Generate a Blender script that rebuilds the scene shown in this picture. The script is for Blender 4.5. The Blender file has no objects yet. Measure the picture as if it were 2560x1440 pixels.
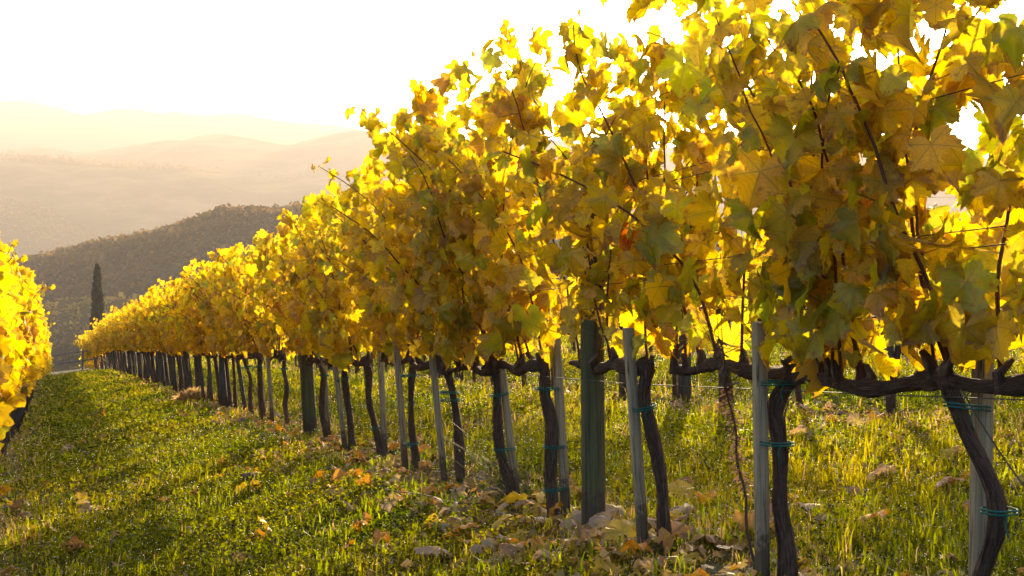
import bpy, math
import numpy as np
from mathutils import Vector, Matrix

R = math.radians
rng = np.random.default_rng(7)
scene = bpy.context.scene
COL = scene.collection

# ------------------------------------------------------------------ camera
F_PX = 3300.0                       # focal length in pixels of the 2560-wide photograph
cam_d = bpy.data.cameras.new('camera')
cam_d.sensor_width = 36.0
cam_d.lens = F_PX * 36.0 / 2560.0
cam_d.clip_start = 0.05
cam_d.clip_end = 20000
cam = bpy.data.objects.new('camera', cam_d)
cam.location = (0, 0, 0)
cam.rotation_euler = (R(90), 0, 0)
COL.objects.link(cam)
scene.camera = cam

# ------------------------------------------------------------------ sky, sun, exposure
SUN_AZ, SUN_EL = 9.0, 12.0          # degrees to the right of the view axis, above the horizon
world = bpy.data.worlds.new('World')
scene.world = world
world.use_nodes = True
wn = world.node_tree
bg = wn.nodes['Background']
sky = wn.nodes.new('ShaderNodeTexSky')
sky.sky_type = 'NISHITA'
sky.sun_disc = False
sky.sun_elevation = R(SUN_EL)
sky.sun_rotation = R(SUN_AZ)
sky.air_density = 0.35
sky.dust_density = 6.0
sky.ozone_density = 1.0
wn.links.new(sky.outputs[0], bg.inputs[0])
bg.inputs[1].default_value = 0.105

sv = Vector((math.sin(R(SUN_AZ)) * math.cos(R(SUN_EL)), math.cos(R(SUN_AZ)) * math.cos(R(SUN_EL)), math.sin(R(SUN_EL))))
sun_d = bpy.data.lights.new('sun', 'SUN')
sun_d.energy = 5.0
sun_d.angle = R(0.5)
sun_d.color = (1.0, 0.74, 0.43)
sun = bpy.data.objects.new('sun', sun_d)
sun.rotation_euler = (-sv).to_track_quat('-Z', 'Y').to_euler()
COL.objects.link(sun)

scene.view_settings.view_transform = 'Standard'
scene.view_settings.look = 'None'
scene.view_settings.exposure = 2.95
scene.view_settings.gamma = 1.0
scene.view_settings.use_curve_mapping = False
scene.render.engine = 'CYCLES'
cy = scene.cycles
cy.max_bounces = 7
cy.diffuse_bounces = 5
cy.glossy_bounces = 2
cy.transmission_bounces = 4
cy.volume_bounces = 0
cy.transparent_max_bounces = 4
cy.caustics_reflective = False
cy.caustics_refractive = False
cy.sample_clamp_indirect = 6.0
cy.use_denoising = True

# ------------------------------------------------------------------ ground shape
ROW_DX = -0.3497                    # rows run away and to the left: x = X0 + ROW_DX * y
HEAD = math.atan(-ROW_DX)           # heading of the rows, turned left of +Y
X_ROW1 = 0.332 + 0.3497 * 5.216
ROW_GAP = 2.60                      # gap between rows measured along x


def row_x0(k):
    return X_ROW1 + ROW_GAP * k


def smooth(a, b, v):
    t = np.clip((v - a) / (b - a), 0, 1)
    return t * t * (3 - 2 * t)


def ground_z(x, y):
    x = np.asarray(x, float)
    y = np.asarray(y, float)
    xe = np.where(x > 60, 60 + 40 * np.tanh((x - 60) / 40), x)
    xe = np.where(xe < -60, -60 + 30 * np.tanh((xe + 60) / 30), xe)
    z = 0.1228 * xe - 0.0025 * np.minimum(y, 100) - 1.0
    z = z - 0.0008 * np.clip(y - 38, 0, 20) ** 2
    t = 0.944 * y - 0.330 * x
    d = np.clip(t - 72, 0, 400)
    left = smooth(60, -20, x)
    z = z - left * (0.10 * d * smooth(0, 30, d)) - (1 - left) * 0.02 * d
    return np.maximum(z, -52)


def bumps(x, y):
    return (0.012 * np.sin(2.1 * x + 0.7 * y) * np.sin(1.3 * y - 0.5 * x) + 0.008 * np.sin(5.3 * x - 1.7) * np.sin(4.1 * y)
            + 0.02 * np.sin(0.55 * x + 1.0) * np.sin(0.4 * y))


def gz(x, y):
    return ground_z(x, y) + bumps(np.asarray(x, float), np.asarray(y, float))


def at_px(px, py, y):
    return np.array([(px - 1280) / F_PX * y, y, -(py - 720) / F_PX * y])


# ------------------------------------------------------------------ mesh helpers
class MB:
    """collects vertices, faces, uv and a colour per vertex, and builds ONE mesh"""
    def __init__(self):
        self.v, self.f3, self.f4, self.uv, self.c, self.n = [], [], [], [], [], 0

    def add(self, v, f3=None, f4=None, uv=None, c=None):
        v = np.asarray(v, float).reshape(-1, 3)
        m = len(v)
        self.v.append(v)
        if f3 is not None and len(f3):
            self.f3.append(np.asarray(f3, int).reshape(-1, 3) + self.n)
        if f4 is not None and len(f4):
            self.f4.append(np.asarray(f4, int).reshape(-1, 4) + self.n)
        self.uv.append(np.zeros((m, 2)) if uv is None else np.asarray(uv, float).reshape(-1, 2))
        if c is None:
            c = np.ones((m, 4))
        else:
            c = np.asarray(c, float)
            if c.ndim == 1:
                c = np.tile(c, (m, 1))
            if c.shape[1] == 3:
                c = np.hstack([c, np.ones((m, 1))])
        self.c.append(c)
        self.n += m

    def mesh(self, name, mat, flat=False):
        v = np.concatenate(self.v)
        f3 = np.concatenate(self.f3) if self.f3 else np.zeros((0, 3), int)
        f4 = np.concatenate(self.f4) if self.f4 else np.zeros((0, 4), int)
        uv = np.concatenate(self.uv)
        c = np.concatenate(self.c)
        me = bpy.data.meshes.new(name)
        me.vertices.add(len(v))
        me.vertices.foreach_set('co', v.astype(np.float32).ravel())
        idx = np.concatenate([f3.ravel(), f4.ravel()]).astype(np.int32)
        me.loops.add(len(idx))
        me.loops.foreach_set('vertex_index', idx)
        nf = len(f3) + len(f4)
        me.polygons.add(nf)
        start = np.concatenate([np.arange(len(f3)) * 3, len(f3) * 3 + np.arange(len(f4)) * 4]).astype(np.int32)
        me.polygons.foreach_set('loop_start', start)
        if not flat:
            me.polygons.foreach_set('use_smooth', np.ones(nf, bool))
        else:
            me.polygons.foreach_set('use_smooth', np.zeros(nf, bool))
        ul = me.uv_layers.new(name='UVMap')
        ul.data.foreach_set('uv', uv[idx].astype(np.float32).ravel())
        ca = me.color_attributes.new('tint', 'FLOAT_COLOR', 'POINT')
        ca.data.foreach_set('color', c.astype(np.float32).ravel())
        me.update(calc_edges=True)
        me.validate()
        me.materials.append(mat)
        return me


def link(name, me, parent=None, loc=(0, 0, 0), rot=(0, 0, 0)):
    o = bpy.data.objects.new(name, me)
    o.location = loc
    o.rotation_euler = rot
    o.parent = parent
    COL.objects.link(o)
    return o


def tag(o, label=None, cat=None, group=None, kind=None):
    if label:
        o['label'] = label
    if cat:
        o['category'] = cat
    if group:
        o['group'] = group
    if kind:
        o['kind'] = kind
    return o


def copy_tree(o, parent=None):
    c = o.copy()
    COL.objects.link(c)
    c.parent = parent
    for ch in list(o.children):
        copy_tree(ch, c)
    return c


def tube(mb, pts, rad, n=8, rough=0.0, seed=0, vscale=1.0, c=None, cap=True):
    pts = np.asarray(pts, float)
    rad = np.broadcast_to(np.asarray(rad, float), (len(pts),))
    k = len(pts)
    tan = np.gradient(pts, axis=0)
    tan /= np.linalg.norm(tan, axis=1)[:, None] + 1e-9
    ref = np.array([1.0, 0.13, 0.07]) if abs(tan[0][0]) < 0.8 else np.array([0.1, 1.0, 0.05])
    r2 = np.random.default_rng(seed)
    prof = 1 + rough * r2.normal(size=n)
    vs, uvs = [], []
    s = np.concatenate([[0], np.cumsum(np.linalg.norm(np.diff(pts, axis=0), axis=1))])
    u = ref - tan[0] * np.dot(ref, tan[0])
    for i in range(k):
        u = u - tan[i] * np.dot(u, tan[i])
        u /= np.linalg.norm(u) + 1e-9
        w = np.cross(tan[i], u)
        prof = 0.8 * prof + 0.2 * (1 + rough * r2.normal(size=n) * 1.8)
        for j in range(n):
            a = 2 * math.pi * j / n
            r = rad[i] * (prof[j] if rough else 1)
            vs.append(pts[i] + (u * math.cos(a) + w * math.sin(a)) * r)
            uvs.append((j / n if j <= n / 2 else 2 * 0.5 - j / n, s[i] * vscale))
    f4 = []
    for i in range(k - 1):
        for j in range(n):
            a, b = i * n + j, i * n + (j + 1) % n
            f4.append((a, b, b + n, a + n))
    f3 = []
    if cap:
        for base, idx in ((0, 0), ((k - 1) * n, k - 1)):
            vs.append(pts[idx])
            uvs.append((0.5, s[idx] * vscale))
            ci = len(vs) - 1
            for j in range(n):
                f3.append((ci, base + (j + 1) % n, base + j) if idx == 0 else (ci, base + j, base + (j + 1) % n))
    mb.add(vs, f3, f4, uvs, c)


def box(mb, size, loc=(0, 0, 0), bev=0.004, c=None, M=None):
    sx, sy, sz = (s / 2 for s in size)
    vs, b = [], bev
    for z, q in ((-sz, b), (-sz + b, 0), (sz - b, 0), (sz, b)):
        for x, y in ((-sx + b, -sy + q), (sx - b, -sy + q), (sx - q, -sy + b), (sx - q, sy - b), (sx - b, sy - q), (-sx + b, sy - q), (-sx + q, sy - b), (-sx + q, -sy + b)):
            vs.append((x, y, z))
    vs = np.array(vs)
    f4 = [(r * 8 + j, r * 8 + (j + 1) % 8, r * 8 + 8 + (j + 1) % 8, r * 8 + 8 + j) for r in range(3) for j in range(8)]
    f3 = []
    for j in range(1, 7):
        f3.append((0, j + 1, j))
        f3.append((24, 24 + j, 24 + j + 1))
    uv = np.stack([vs[:, 0] + vs[:, 1], vs[:, 2]], 1)
    if M is not None:
        vs = vs @ np.array(M).T
    mb.add(vs + np.array(loc), f3, f4, uv, c)


# ------------------------------------------------------------------ materials
def new_mat(name):
    m = bpy.data.materials.new(name)
    m.use_nodes = True
    nt = m.node_tree
    nt.nodes.clear()
    out = nt.nodes.new('ShaderNodeOutputMaterial')
    return m, nt, out


def N(nt, kind, **kw):
    n = nt.nodes.new(kind)
    for k, v in kw.items():
        if k == 'inp':
            for i, val in v.items():
                n.inputs[i].default_value = val
        else:
            setattr(n, k, v)
    return n


def math_n(nt, op, a, b=None, c=None, clamp=False):
    n = nt.nodes.new('ShaderNodeMath')
    n.operation = op
    n.use_clamp = clamp
    for i, v in enumerate((a, b, c)):
        if v is None:
            continue
        if isinstance(v, (int, float)):
            n.inputs[i].default_value = v
        else:
            nt.links.new(v, n.inputs[i])
    return n.outputs[0]


def mix_col(nt, fac, a, b, mode='MIX'):
    n = nt.nodes.new('ShaderNodeMix')
    n.data_type = 'RGBA'
    n.blend_type = mode
    for sock, v in ((n.inputs[0], fac), (n.inputs[6], a), (n.inputs[7], b)):
        if isinstance(v, (int, float)):
            sock.default_value = v
        elif isinstance(v, tuple):
            sock.default_value = v if len(v) == 4 else (*v, 1)
        else:
            nt.links.new(v, sock)
    return n.outputs[2]


def ramp(nt, fac, stops):
    n = nt.nodes.new('ShaderNodeValToRGB')
    el = n.color_ramp.elements
    while len(el) > 1:
        el.remove(el[-1])
    el[0].position, el[0].color = stops[0][0], (*stops[0][1], 1)
    for p, c in stops[1:]:
        e = el.new(p)
        e.color = (*c, 1)
    nt.links.new(fac, n.inputs[0])
    return n.outputs[0]


def noise(nt, vec, scale, detail=4.0, rough=0.55, dist=0.0):
    n = N(nt, 'ShaderNodeTexNoise', inp={'Scale': scale, 'Detail': detail, 'Roughness': rough, 'Distortion': dist})
    if vec is not None:
        nt.links.new(vec, n.inputs['Vector'])
    return n.outputs['Fac']


def thin_shader(nt, out, col, tcol, trans=0.5, gloss=0.06, rough=0.4, normal=None, shine=0.0):
    d = N(nt, 'ShaderNodeBsdfDiffuse')
    t = N(nt, 'ShaderNodeBsdfTranslucent')
    g = N(nt, 'ShaderNodeBsdfGlossy', inp={'Roughness': rough, 'Color': (1, 1, 1, 1)})
    nt.links.new(col, d.inputs['Color'])
    nt.links.new(tcol, t.inputs['Color'])
    if normal is not None:
        for s in (d, t, g):
            nt.links.new(normal, s.inputs['Normal'])
    m1 = N(nt, 'ShaderNodeMixShader', inp={0: trans})
    nt.links.new(d.outputs[0], m1.inputs[1])
    nt.links.new(t.outputs[0], m1.inputs[2])
    m2 = N(nt, 'ShaderNodeMixShader', inp={0: gloss})
    nt.links.new(m1.outputs[0], m2.inputs[1])
    if shine:                                   # wet blades: strong at grazing angles
        fr = N(nt, 'ShaderNodeLayerWeight', inp={'Blend': 0.25})
        nt.links.new(math_n(nt, 'MULTIPLY_ADD', fr.outputs['Fresnel'], shine, gloss), m2.inputs[0])
    nt.links.new(g.outputs[0], m2.inputs[2])
    nt.links.new(m2.outputs[0], out.inputs['Surface'])


def leaf_material(name, trans=0.55, gloss=0.035, veins=True):
    """tint attribute: rgb = the leaf's own colour, alpha = random number of the leaf; uv = position on the blade"""
    m, nt, out = new_mat(name)
    at = N(nt, 'ShaderNodeAttribute', attribute_name='tint')
    tint, rnd = at.outputs['Color'], at.outputs['Alpha']
    uv = N(nt, 'ShaderNodeUVMap', uv_map='UVMap')
    sep = N(nt, 'ShaderNodeSeparateXYZ')
    nt.links.new(uv.outputs[0], sep.inputs[0])
    x, y = sep.outputs[0], sep.outputs[1]
    off = N(nt, 'ShaderNodeCombineXYZ')
    nt.links.new(math_n(nt, 'MULTIPLY', rnd, 37.0), off.inputs[2])
    nt.links.new(x, off.inputs[0])
    nt.links.new(y, off.inputs[1])
    P = off.outputs[0]
    rad = math_n(nt, 'SQRT', math_n(nt, 'ADD', math_n(nt, 'MULTIPLY', x, x), math_n(nt, 'MULTIPLY', y, y)))
    col = tint
    # mottling: greener towards the veins on some leaves, paler between
    n1 = noise(nt, P, 2.2, 3.0)
    col = mix_col(nt, math_n(nt, 'MULTIPLY', math_n(nt, 'SUBTRACT', n1, 0.42, clamp=True), 1.6), col, (0.62, 0.42, 0.03, 1))
    if veins:
        ax = math_n(nt, 'ABSOLUTE', x)
        best = None
        for deg in (0.0, 60.0, 120.0):
            cs, sn = math.cos(R(deg)), math.sin(R(deg))
            d = math_n(nt, 'ABSOLUTE', math_n(nt, 'SUBTRACT', math_n(nt, 'MULTIPLY', ax, cs), math_n(nt, 'MULTIPLY', y, sn)))
            along = math_n(nt, 'ADD', math_n(nt, 'MULTIPLY', ax, sn), math_n(nt, 'MULTIPLY', y, cs))
            d = math_n(nt, 'ADD', d, math_n(nt, 'MULTIPLY', math_n(nt, 'LESS_THAN', along, 0.0), 5.0))
            best = d if best is None else math_n(nt, 'MINIMUM', best, d)
        # side veins: a herringbone off the nearest main vein
        w = N(nt, 'ShaderNodeTexWave', wave_type='BANDS', bands_direction='DIAGONAL', inp={'Scale': 3.4, 'Distortion': 1.4, 'Detail': 1.0})
        cmb = N(nt, 'ShaderNodeCombineXYZ')
        nt.links.new(best, cmb.inputs[0])
        nt.links.new(rad, cmb.inputs[1])
        nt.links.new(cmb.outputs[0], w.inputs['Vector'])
        side = math_n(nt, 'MULTIPLY', math_n(nt, 'GREATER_THAN', w.outputs['Fac'], 0.9), 0.35)
        vein = math_n(nt, 'SUBTRACT', 1.0, math_n(nt, 'MULTIPLY', best, 34.0), clamp=True)
        near = math_n(nt, 'SUBTRACT', 1.0, math_n(nt, 'MULTIPLY', best, 4.0), clamp=True)
        col = mix_col(nt, math_n(nt, 'MULTIPLY', near, math_n(nt, 'MULTIPLY', rnd, 0.45)), col, (0.27, 0.30, 0.03, 1))
        col = mix_col(nt, math_n(nt, 'MULTIPLY', math_n(nt, 'MAXIMUM', vein, side), 0.8), col, (0.30, 0.21, 0.03, 1))
    # brown dry patches, mostly at the rim, and small dark specks
    n2 = noise(nt, P, 3.0, 4.0, 0.65)
    rim = math_n(nt, 'ADD', math_n(nt, 'MULTIPLY', math_n(nt, 'SUBTRACT', rad, 0.55), 0.35), n2)
    dry = math_n(nt, 'MULTIPLY', math_n(nt, 'SUBTRACT', rim, 0.58, clamp=True), 8.0, clamp=True)
    col = mix_col(nt, math_n(nt, 'MULTIPLY', dry, 0.8), col, (0.22, 0.09, 0.025, 1))
    n3 = noise(nt, P, 11.0, 2.0, 0.5)
    speck = math_n(nt, 'MULTIPLY', math_n(nt, 'SUBTRACT', n3, 0.70, clamp=True), 14.0, clamp=True)
    col = mix_col(nt, speck, col, (0.10, 0.035, 0.015, 1))
    hsv = N(nt, 'ShaderNodeHueSaturation', inp={'Hue': 0.5, 'Saturation': 1.05, 'Value': 1.36})
    nt.links.new(col, hsv.inputs['Color'])
    bump = N(nt, 'ShaderNodeBump', inp={'Strength': 0.25, 'Distance': 0.01})
    nt.links.new(noise(nt, P, 6.0, 3.0), bump.inputs['Height'])
    thin_shader(nt, out, col, hsv.outputs[0], trans, gloss, 0.42, bump.outputs[0])
    return m


def blade_material(name, trans=0.55, gloss=0.02, shine=0.0):
    m, nt, out = new_mat(name)
    at = N(nt, 'ShaderNodeAttribute', attribute_name='tint')
    hsv = N(nt, 'ShaderNodeHueSaturation', inp={'Hue': 0.487, 'Saturation': 1.07, 'Value': 3.0})
    nt.links.new(at.outputs['Color'], hsv.inputs['Color'])
    thin_shader(nt, out, at.outputs['Color'], hsv.outputs[0], trans, gloss, 0.38, None, shine)
    return m


def bark_material(name, c1, c2, c3, along=9.0, around=26.0, bump=0.9, dist=0.012):
    m, nt, out = new_mat(name)
    uv = N(nt, 'ShaderNodeUVMap', uv_map='UVMap')
    mp = N(nt, 'ShaderNodeMapping', inp={'Scale': (around, along, 1)})
    nt.links.new(uv.outputs[0], mp.inputs[0])
    n1 = noise(nt, mp.outputs[0], 1.0, 6.0, 0.65, 0.6)
    tc = N(nt, 'ShaderNodeTexCoord')
    n2 = noise(nt, tc.outputs['Object'], 9.0, 4.0)
    col = ramp(nt, n1, [(0.30, c1), (0.5, c2), (0.72, c3)])
    col = mix_col(nt, math_n(nt, 'MULTIPLY', n2, 0.5), col, c1)
    if 'wood' in name:
        so = N(nt, 'ShaderNodeSeparateXYZ')
        nt.links.new(tc.outputs['Object'], so.inputs[0])
        n4 = noise(nt, tc.outputs['Object'], 22.0, 5.0, 0.7)
        mud = math_n(nt, 'MULTIPLY', math_n(nt, 'SUBTRACT', math_n(nt, 'MULTIPLY', n4, 0.36), so.outputs[2], clamp=True), 16.0, clamp=True)
        col = mix_col(nt, math_n(nt, 'MULTIPLY', mud, 0.75), col, (0.07, 0.05, 0.03, 1))
        crack = N(nt, 'ShaderNodeMapping', inp={'Scale': (around * 0.35, along * 0.12, 1)})
        nt.links.new(uv.outputs[0], crack.inputs[0])
        n5 = noise(nt, crack.outputs[0], 1.0, 3.0, 0.5, 0.3)
        line = math_n(nt, 'SUBTRACT', 1.0, math_n(nt, 'MULTIPLY', math_n(nt, 'ABSOLUTE', math_n(nt, 'SUBTRACT', n5, 0.52)), 60.0), clamp=True)
        col = mix_col(nt, math_n(nt, 'MULTIPLY', line, 0.75), col, (0.02, 0.017, 0.012, 1))
    b = N(nt, 'ShaderNodeBump', inp={'Strength': bump, 'Distance': dist})
    nt.links.new(n1, b.inputs['Height'])
    p = N(nt, 'ShaderNodeBsdfPrincipled', inp={'Roughness': 0.9, 'Specular IOR Level': 0.15})
    nt.links.new(col, p.inputs['Base Color'])
    nt.links.new(b.outputs[0], p.inputs['Normal'])
    nt.links.new(p.outputs[0], out.inputs['Surface'])
    return m


def plain_material(name, col, rough=0.6, metal=0.0, nscale=20.0, amt=0.35, bump=0.2):
    m, nt, out = new_mat(name)
    tc = N(nt, 'ShaderNodeTexCoord')
    n1 = noise(nt, tc.outputs['Object'], nscale, 5.0)
    c = mix_col(nt, math_n(nt, 'MULTIPLY', n1, amt), (*col, 1), tuple(v * 0.35 for v in col) + (1,))
    b = N(nt, 'ShaderNodeBump', inp={'Strength': bump, 'Distance': 0.01})
    nt.links.new(n1, b.inputs['Height'])
    p = N(nt, 'ShaderNodeBsdfPrincipled', inp={'Roughness': rough, 'Metallic': metal})
    nt.links.new(c, p.inputs['Base Color'])
    nt.links.new(b.outputs[0], p.inputs['Normal'])
    nt.links.new(p.outputs[0], out.inputs['Surface'])
    return m


M_LEAF = leaf_material('vine_leaf', 0.62, 0.02)
M_LEAF_FAR = leaf_material('vine_leaf_distant', 0.62, 0.02, veins=False)
M_DRY = leaf_material('dry_leaf', trans=0.28, gloss=0.03)
M_GRASS = blade_material('grass_blade', 0.70, 0.0, 0.02)
M_BARK = bark_material('vine_bark', (0.04, 0.026, 0.015), (0.17, 0.11, 0.068), (0.34, 0.24, 0.155), along=20, around=34, bump=1.0, dist=0.03)
M_CANE = bark_material('cane_bark', (0.08, 0.035, 0.020), (0.17, 0.075, 0.042), (0.26, 0.13, 0.075), along=14, around=6, bump=0.3, dist=0.002)
M_STAKE = bark_material('stake_wood', (0.17, 0.14, 0.075), (0.36, 0.30, 0.17), (0.48, 0.41, 0.25), along=5, around=120, bump=0.5, dist=0.004)
M_POST = bark_material('treated_post_wood', (0.046, 0.050, 0.020), (0.108, 0.108, 0.044), (0.175, 0.160, 0.075), along=2.2, around=18, bump=0.4, dist=0.004)
M_FARWOOD = bark_material('old_post_wood', (0.05, 0.05, 0.038), (0.10, 0.095, 0.07), (0.17, 0.16, 0.12), along=3, around=20, bump=0.4, dist=0.004)
M_TIE = plain_material('green_tie_plastic', (0.008, 0.13, 0.085), 0.85)
M_WIRE = plain_material('galvanised_wire', (0.07, 0.065, 0.055), 0.7, 0.3)
M_STONE = plain_material('brown_stone', (0.075, 0.050, 0.038), 0.95, 0, 14.0, 0.7, 0.9)
M_STEM = plain_material('dry_stem', (0.06, 0.040, 0.022), 0.9, 0, 40.0)
M_TWIG = blade_material('green_stem', 0.25, 0.03)
M_GRAVEL = plain_material('pale_gravel', (0.42, 0.38, 0.33), 0.95, 0, 6.0, 0.5, 0.6)
M_FENCE = plain_material('weathered_fence_wood', (0.22, 0.18, 0.14), 0.9, 0, 10.0)

# ------------------------------------------------------------------ ground and hills (structure)
m, nt, out = new_mat('soil_and_turf')
tc = N(nt, 'ShaderNodeTexCoord')
n1 = noise(nt, tc.outputs['Object'], 0.7, 6.0, 0.6)
n2 = noise(nt, tc.outputs['Object'], 9.0, 6.0, 0.7)
n3 = noise(nt, tc.outputs['Object'], 60.0, 4.0, 0.7)
c = ramp(nt, n1, [(0.35, (0.030, 0.040, 0.010)), (0.55, (0.050, 0.058, 0.015)), (0.7, (0.075, 0.062, 0.026))])
c = mix_col(nt, math_n(nt, 'MULTIPLY', n2, 0.6), c, (0.050, 0.036, 0.020, 1))
b = N(nt, 'ShaderNodeBump', inp={'Strength': 0.8, 'Distance': 0.04})
nt.links.new(n3, b.inputs['Height'])
p = N(nt, 'ShaderNodeBsdfPrincipled', inp={'Roughness': 0.95, 'Specular IOR Level': 0.1})
nt.links.new(c, p.inputs['Base Color'])
nt.links.new(b.outputs[0], p.inputs['Normal'])
nt.links.new(p.outputs[0], out.inputs['Surface'])
M_GROUND = m


def grid_faces(nr, nc):
    i, j = np.meshgrid(np.arange(nr - 1), np.arange(nc - 1), indexing='ij')
    a = (i * nc + j).ravel()
    return np.stack([a, a + 1, a + nc + 1, a + nc], 1)


gx = np.concatenate([-np.geomspace(900, 30.5, 26), np.arange(-30, 30.01, 0.3), np.geomspace(30.5, 900, 26)])
gy = np.concatenate([[-30, -15, -8, -4, -2, -1], np.arange(0, 75.01, 0.3), np.geomspace(76, 2700, 46)])
GX, GY = np.meshgrid(gx, gy)
mb = MB()
mb.add(np.stack([GX, GY, gz(GX, GY)], -1).reshape(-1, 3), None, grid_faces(len(gy), len(gx)), np.stack([GX, GY], -1).reshape(-1, 2))
tag(link('ground', mb.mesh('ground', M_GROUND)), kind='structure')

# pale gravel road crossing beyond the ends of the rows
c0 = np.array([-19.2, 55.0])
dr = np.array([0.995, -0.10])
mb = MB()
L, W = np.linspace(-26, 60, 90), np.linspace(-1.9, 1.9, 8)
LL, WW = np.meshgrid(L, W, indexing='ij')
RX = c0[0] + LL * dr[0] - WW * dr[1] + 0.15 * np.sin(LL * 0.9)
RY = c0[1] + LL * dr[1] + WW * dr[0] + 0.25 * np.sin(LL * 1.3 + WW)
mb.add(np.stack([RX, RY, gz(RX, RY) + 0.03], -1).reshape(-1, 3), None, grid_faces(len(L), len(W))[:, ::-1])
tag(link('gravel_road', mb.mesh('gravel_road', M_GRAVEL)), kind='structure')


def hill_material(name, cols, scale):
    m, nt, out = new_mat(name)
    tc = N(nt, 'ShaderNodeTexCoord')
    n1 = noise(nt, tc.outputs['Object'], scale, 6.0, 0.62)
    n2 = noise(nt, tc.outputs['Object'], scale * 9, 5.0, 0.65)
    c = ramp(nt, n1, [(0.38, cols[0]), (0.52, cols[1]), (0.62, cols[2])])
    c = mix_col(nt, math_n(nt, 'MULTIPLY', n2, 0.5), c, cols[0])
    p = N(nt, 'ShaderNodeBsdfPrincipled', inp={'Roughness': 1.0, 'Specular IOR Level': 0.0})
    nt.links.new(c, p.inputs['Base Color'])
    nt.links.new(p.outputs[0], out.inputs['Surface'])
    return m


M_WOODHILL = hill_material('wooded_slope', [(0.030, 0.032, 0.012), (0.050, 0.046, 0.018), (0.070, 0.055, 0.022)], 0.06)
M_FIELDS = hill_material('fields_and_groves', [(0.06, 0.06, 0.025), (0.14, 0.11, 0.05), (0.22, 0.17, 0.08)], 0.018)
M_MOUNT = hill_material('mountain_slope', [(0.06, 0.065, 0.03), (0.09, 0.085, 0.04), (0.12, 0.10, 0.05)], 0.006)


class Hill:
    def __init__(self, name, D, prof, mat, base=-55.0, front=0.62, back=1.22, rough=0.0, px0=-500, px1=3200, shape=1.0, nx=200, ny=40):
        self.D, self.base, self.front, self.back, self.shape = D, base, front, back, shape
        self.pp = np.array(prof, float)
        self.rough = rough
        px = np.linspace(px0, px1, nx)
        u = np.linspace(0, 1, ny)
        PX, U = np.meshgrid(px, u)
        v = self.pos(PX, U)
        mb = MB()
        mb.add(v.reshape(-1, 3), None, grid_faces(ny, nx))
        self.o = tag(link(name, mb.mesh(name, mat)), kind='structure')

    def crest(self, px):
        z = -(np.interp(px, self.pp[:, 0], self.pp[:, 1]) - 720) / F_PX * self.D
        return z

    def pos(self, px, u):
        """u 0..1 runs from the front foot over the crest (0.7) to the back foot"""
        px, u = np.asarray(px, float), np.asarray(u, float)
        d = np.where(u < 0.7, self.front + (1 - self.front) * (u / 0.7), 1 + (self.back - 1) * (u - 0.7) / 0.3) * self.D
        f = np.where(u < 0.7, np.sin(0.5 * math.pi * (u / 0.7)) ** self.shape, np.cos(0.5 * math.pi * (u - 0.7) / 0.3))
        c = self.crest(px)
        z = self.base + (c - self.base) * f
        x = (px - 1280) / F_PX * self.D
        n = np.sin(x * 9.1 / self.D * 7 + d / self.D * 23) * np.sin(d / self.D * 31 + x / self.D * 17)
        z = z + self.rough * n * np.clip(1 - abs(u - 0.7) / 0.7, 0, 1) * f
        return np.stack([(px - 1280) / F_PX * d, d, z], -1)


hill_near = Hill('wooded_hill', 300, [(-500, 742), (-200, 712), (0, 672), (80, 646), (200, 614), (330, 588), (430, 569), (500, 549), (560, 530), (620, 519), (700, 519), (780, 514), (900, 500), (1100, 542), (1400, 582), (2000, 622), (3200, 662)], M_WOODHILL, rough=0.7, px1=2600)
hill_spur = Hill('wooded_spur', 215, [(-500, 770), (0, 775), (90, 765), (150, 752), (220, 748), (300, 742), (350, 741), (420, 750), (600, 790), (1000, 820), (2600, 830)], M_WOODHILL, base=-53, front=0.7, rough=1.0, px1=1600)
hill_left = Hill('left_wooded_hill', 1050, [(-500, 470), (-200, 480), (0, 505), (60, 515), (120, 530), (170, 548), (260, 590), (400, 650), (700, 720), (3200, 740)], M_WOODHILL, rough=3.0, px1=1200)
hill_mid = Hill('farmland_ridge', 1300, [(-500, 385), (-200, 392), (0, 404), (100, 406), (200, 414), (300, 414), (400, 430), (500, 437), (600, 446), (700, 447), (800, 455), (900, 463), (1000, 472), (1400, 500), (3200, 520)], M_FIELDS, front=0.6, rough=5.0, shape=0.9, nx=300)
hill_far = Hill('far_ridge', 1700, [(-500, 420), (0, 397), (100, 386), (200, 383), (350, 373), (450, 363), (550, 354), (650, 358), (720, 363), (800, 353), (900, 345), (1000, 350), (1300, 370), (3200, 420)], M_FIELDS, rough=8.0)
hill_mount = Hill('mountains', 2500, [(-500, 290), (-200, 262), (0, 272), (60, 276), (100, 281), (150, 284), (205, 290), (260, 284), (300, 281), (340, 287), (380, 297), (405, 303), (440, 294), (480, 302), (515, 309), (560, 305), (610, 299), (660, 304), (720, 306), (760, 312), (820, 326), (900, 345), (1000, 355), (1400, 372), (3200, 420)], M_MOUNT, rough=12.0, nx=360)

# ------------------------------------------------------------------ woods on the hills (stuff: they read as one mass)
M_WOOD = blade_material('woodland_leaves', 0.35, 0.0)


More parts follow.
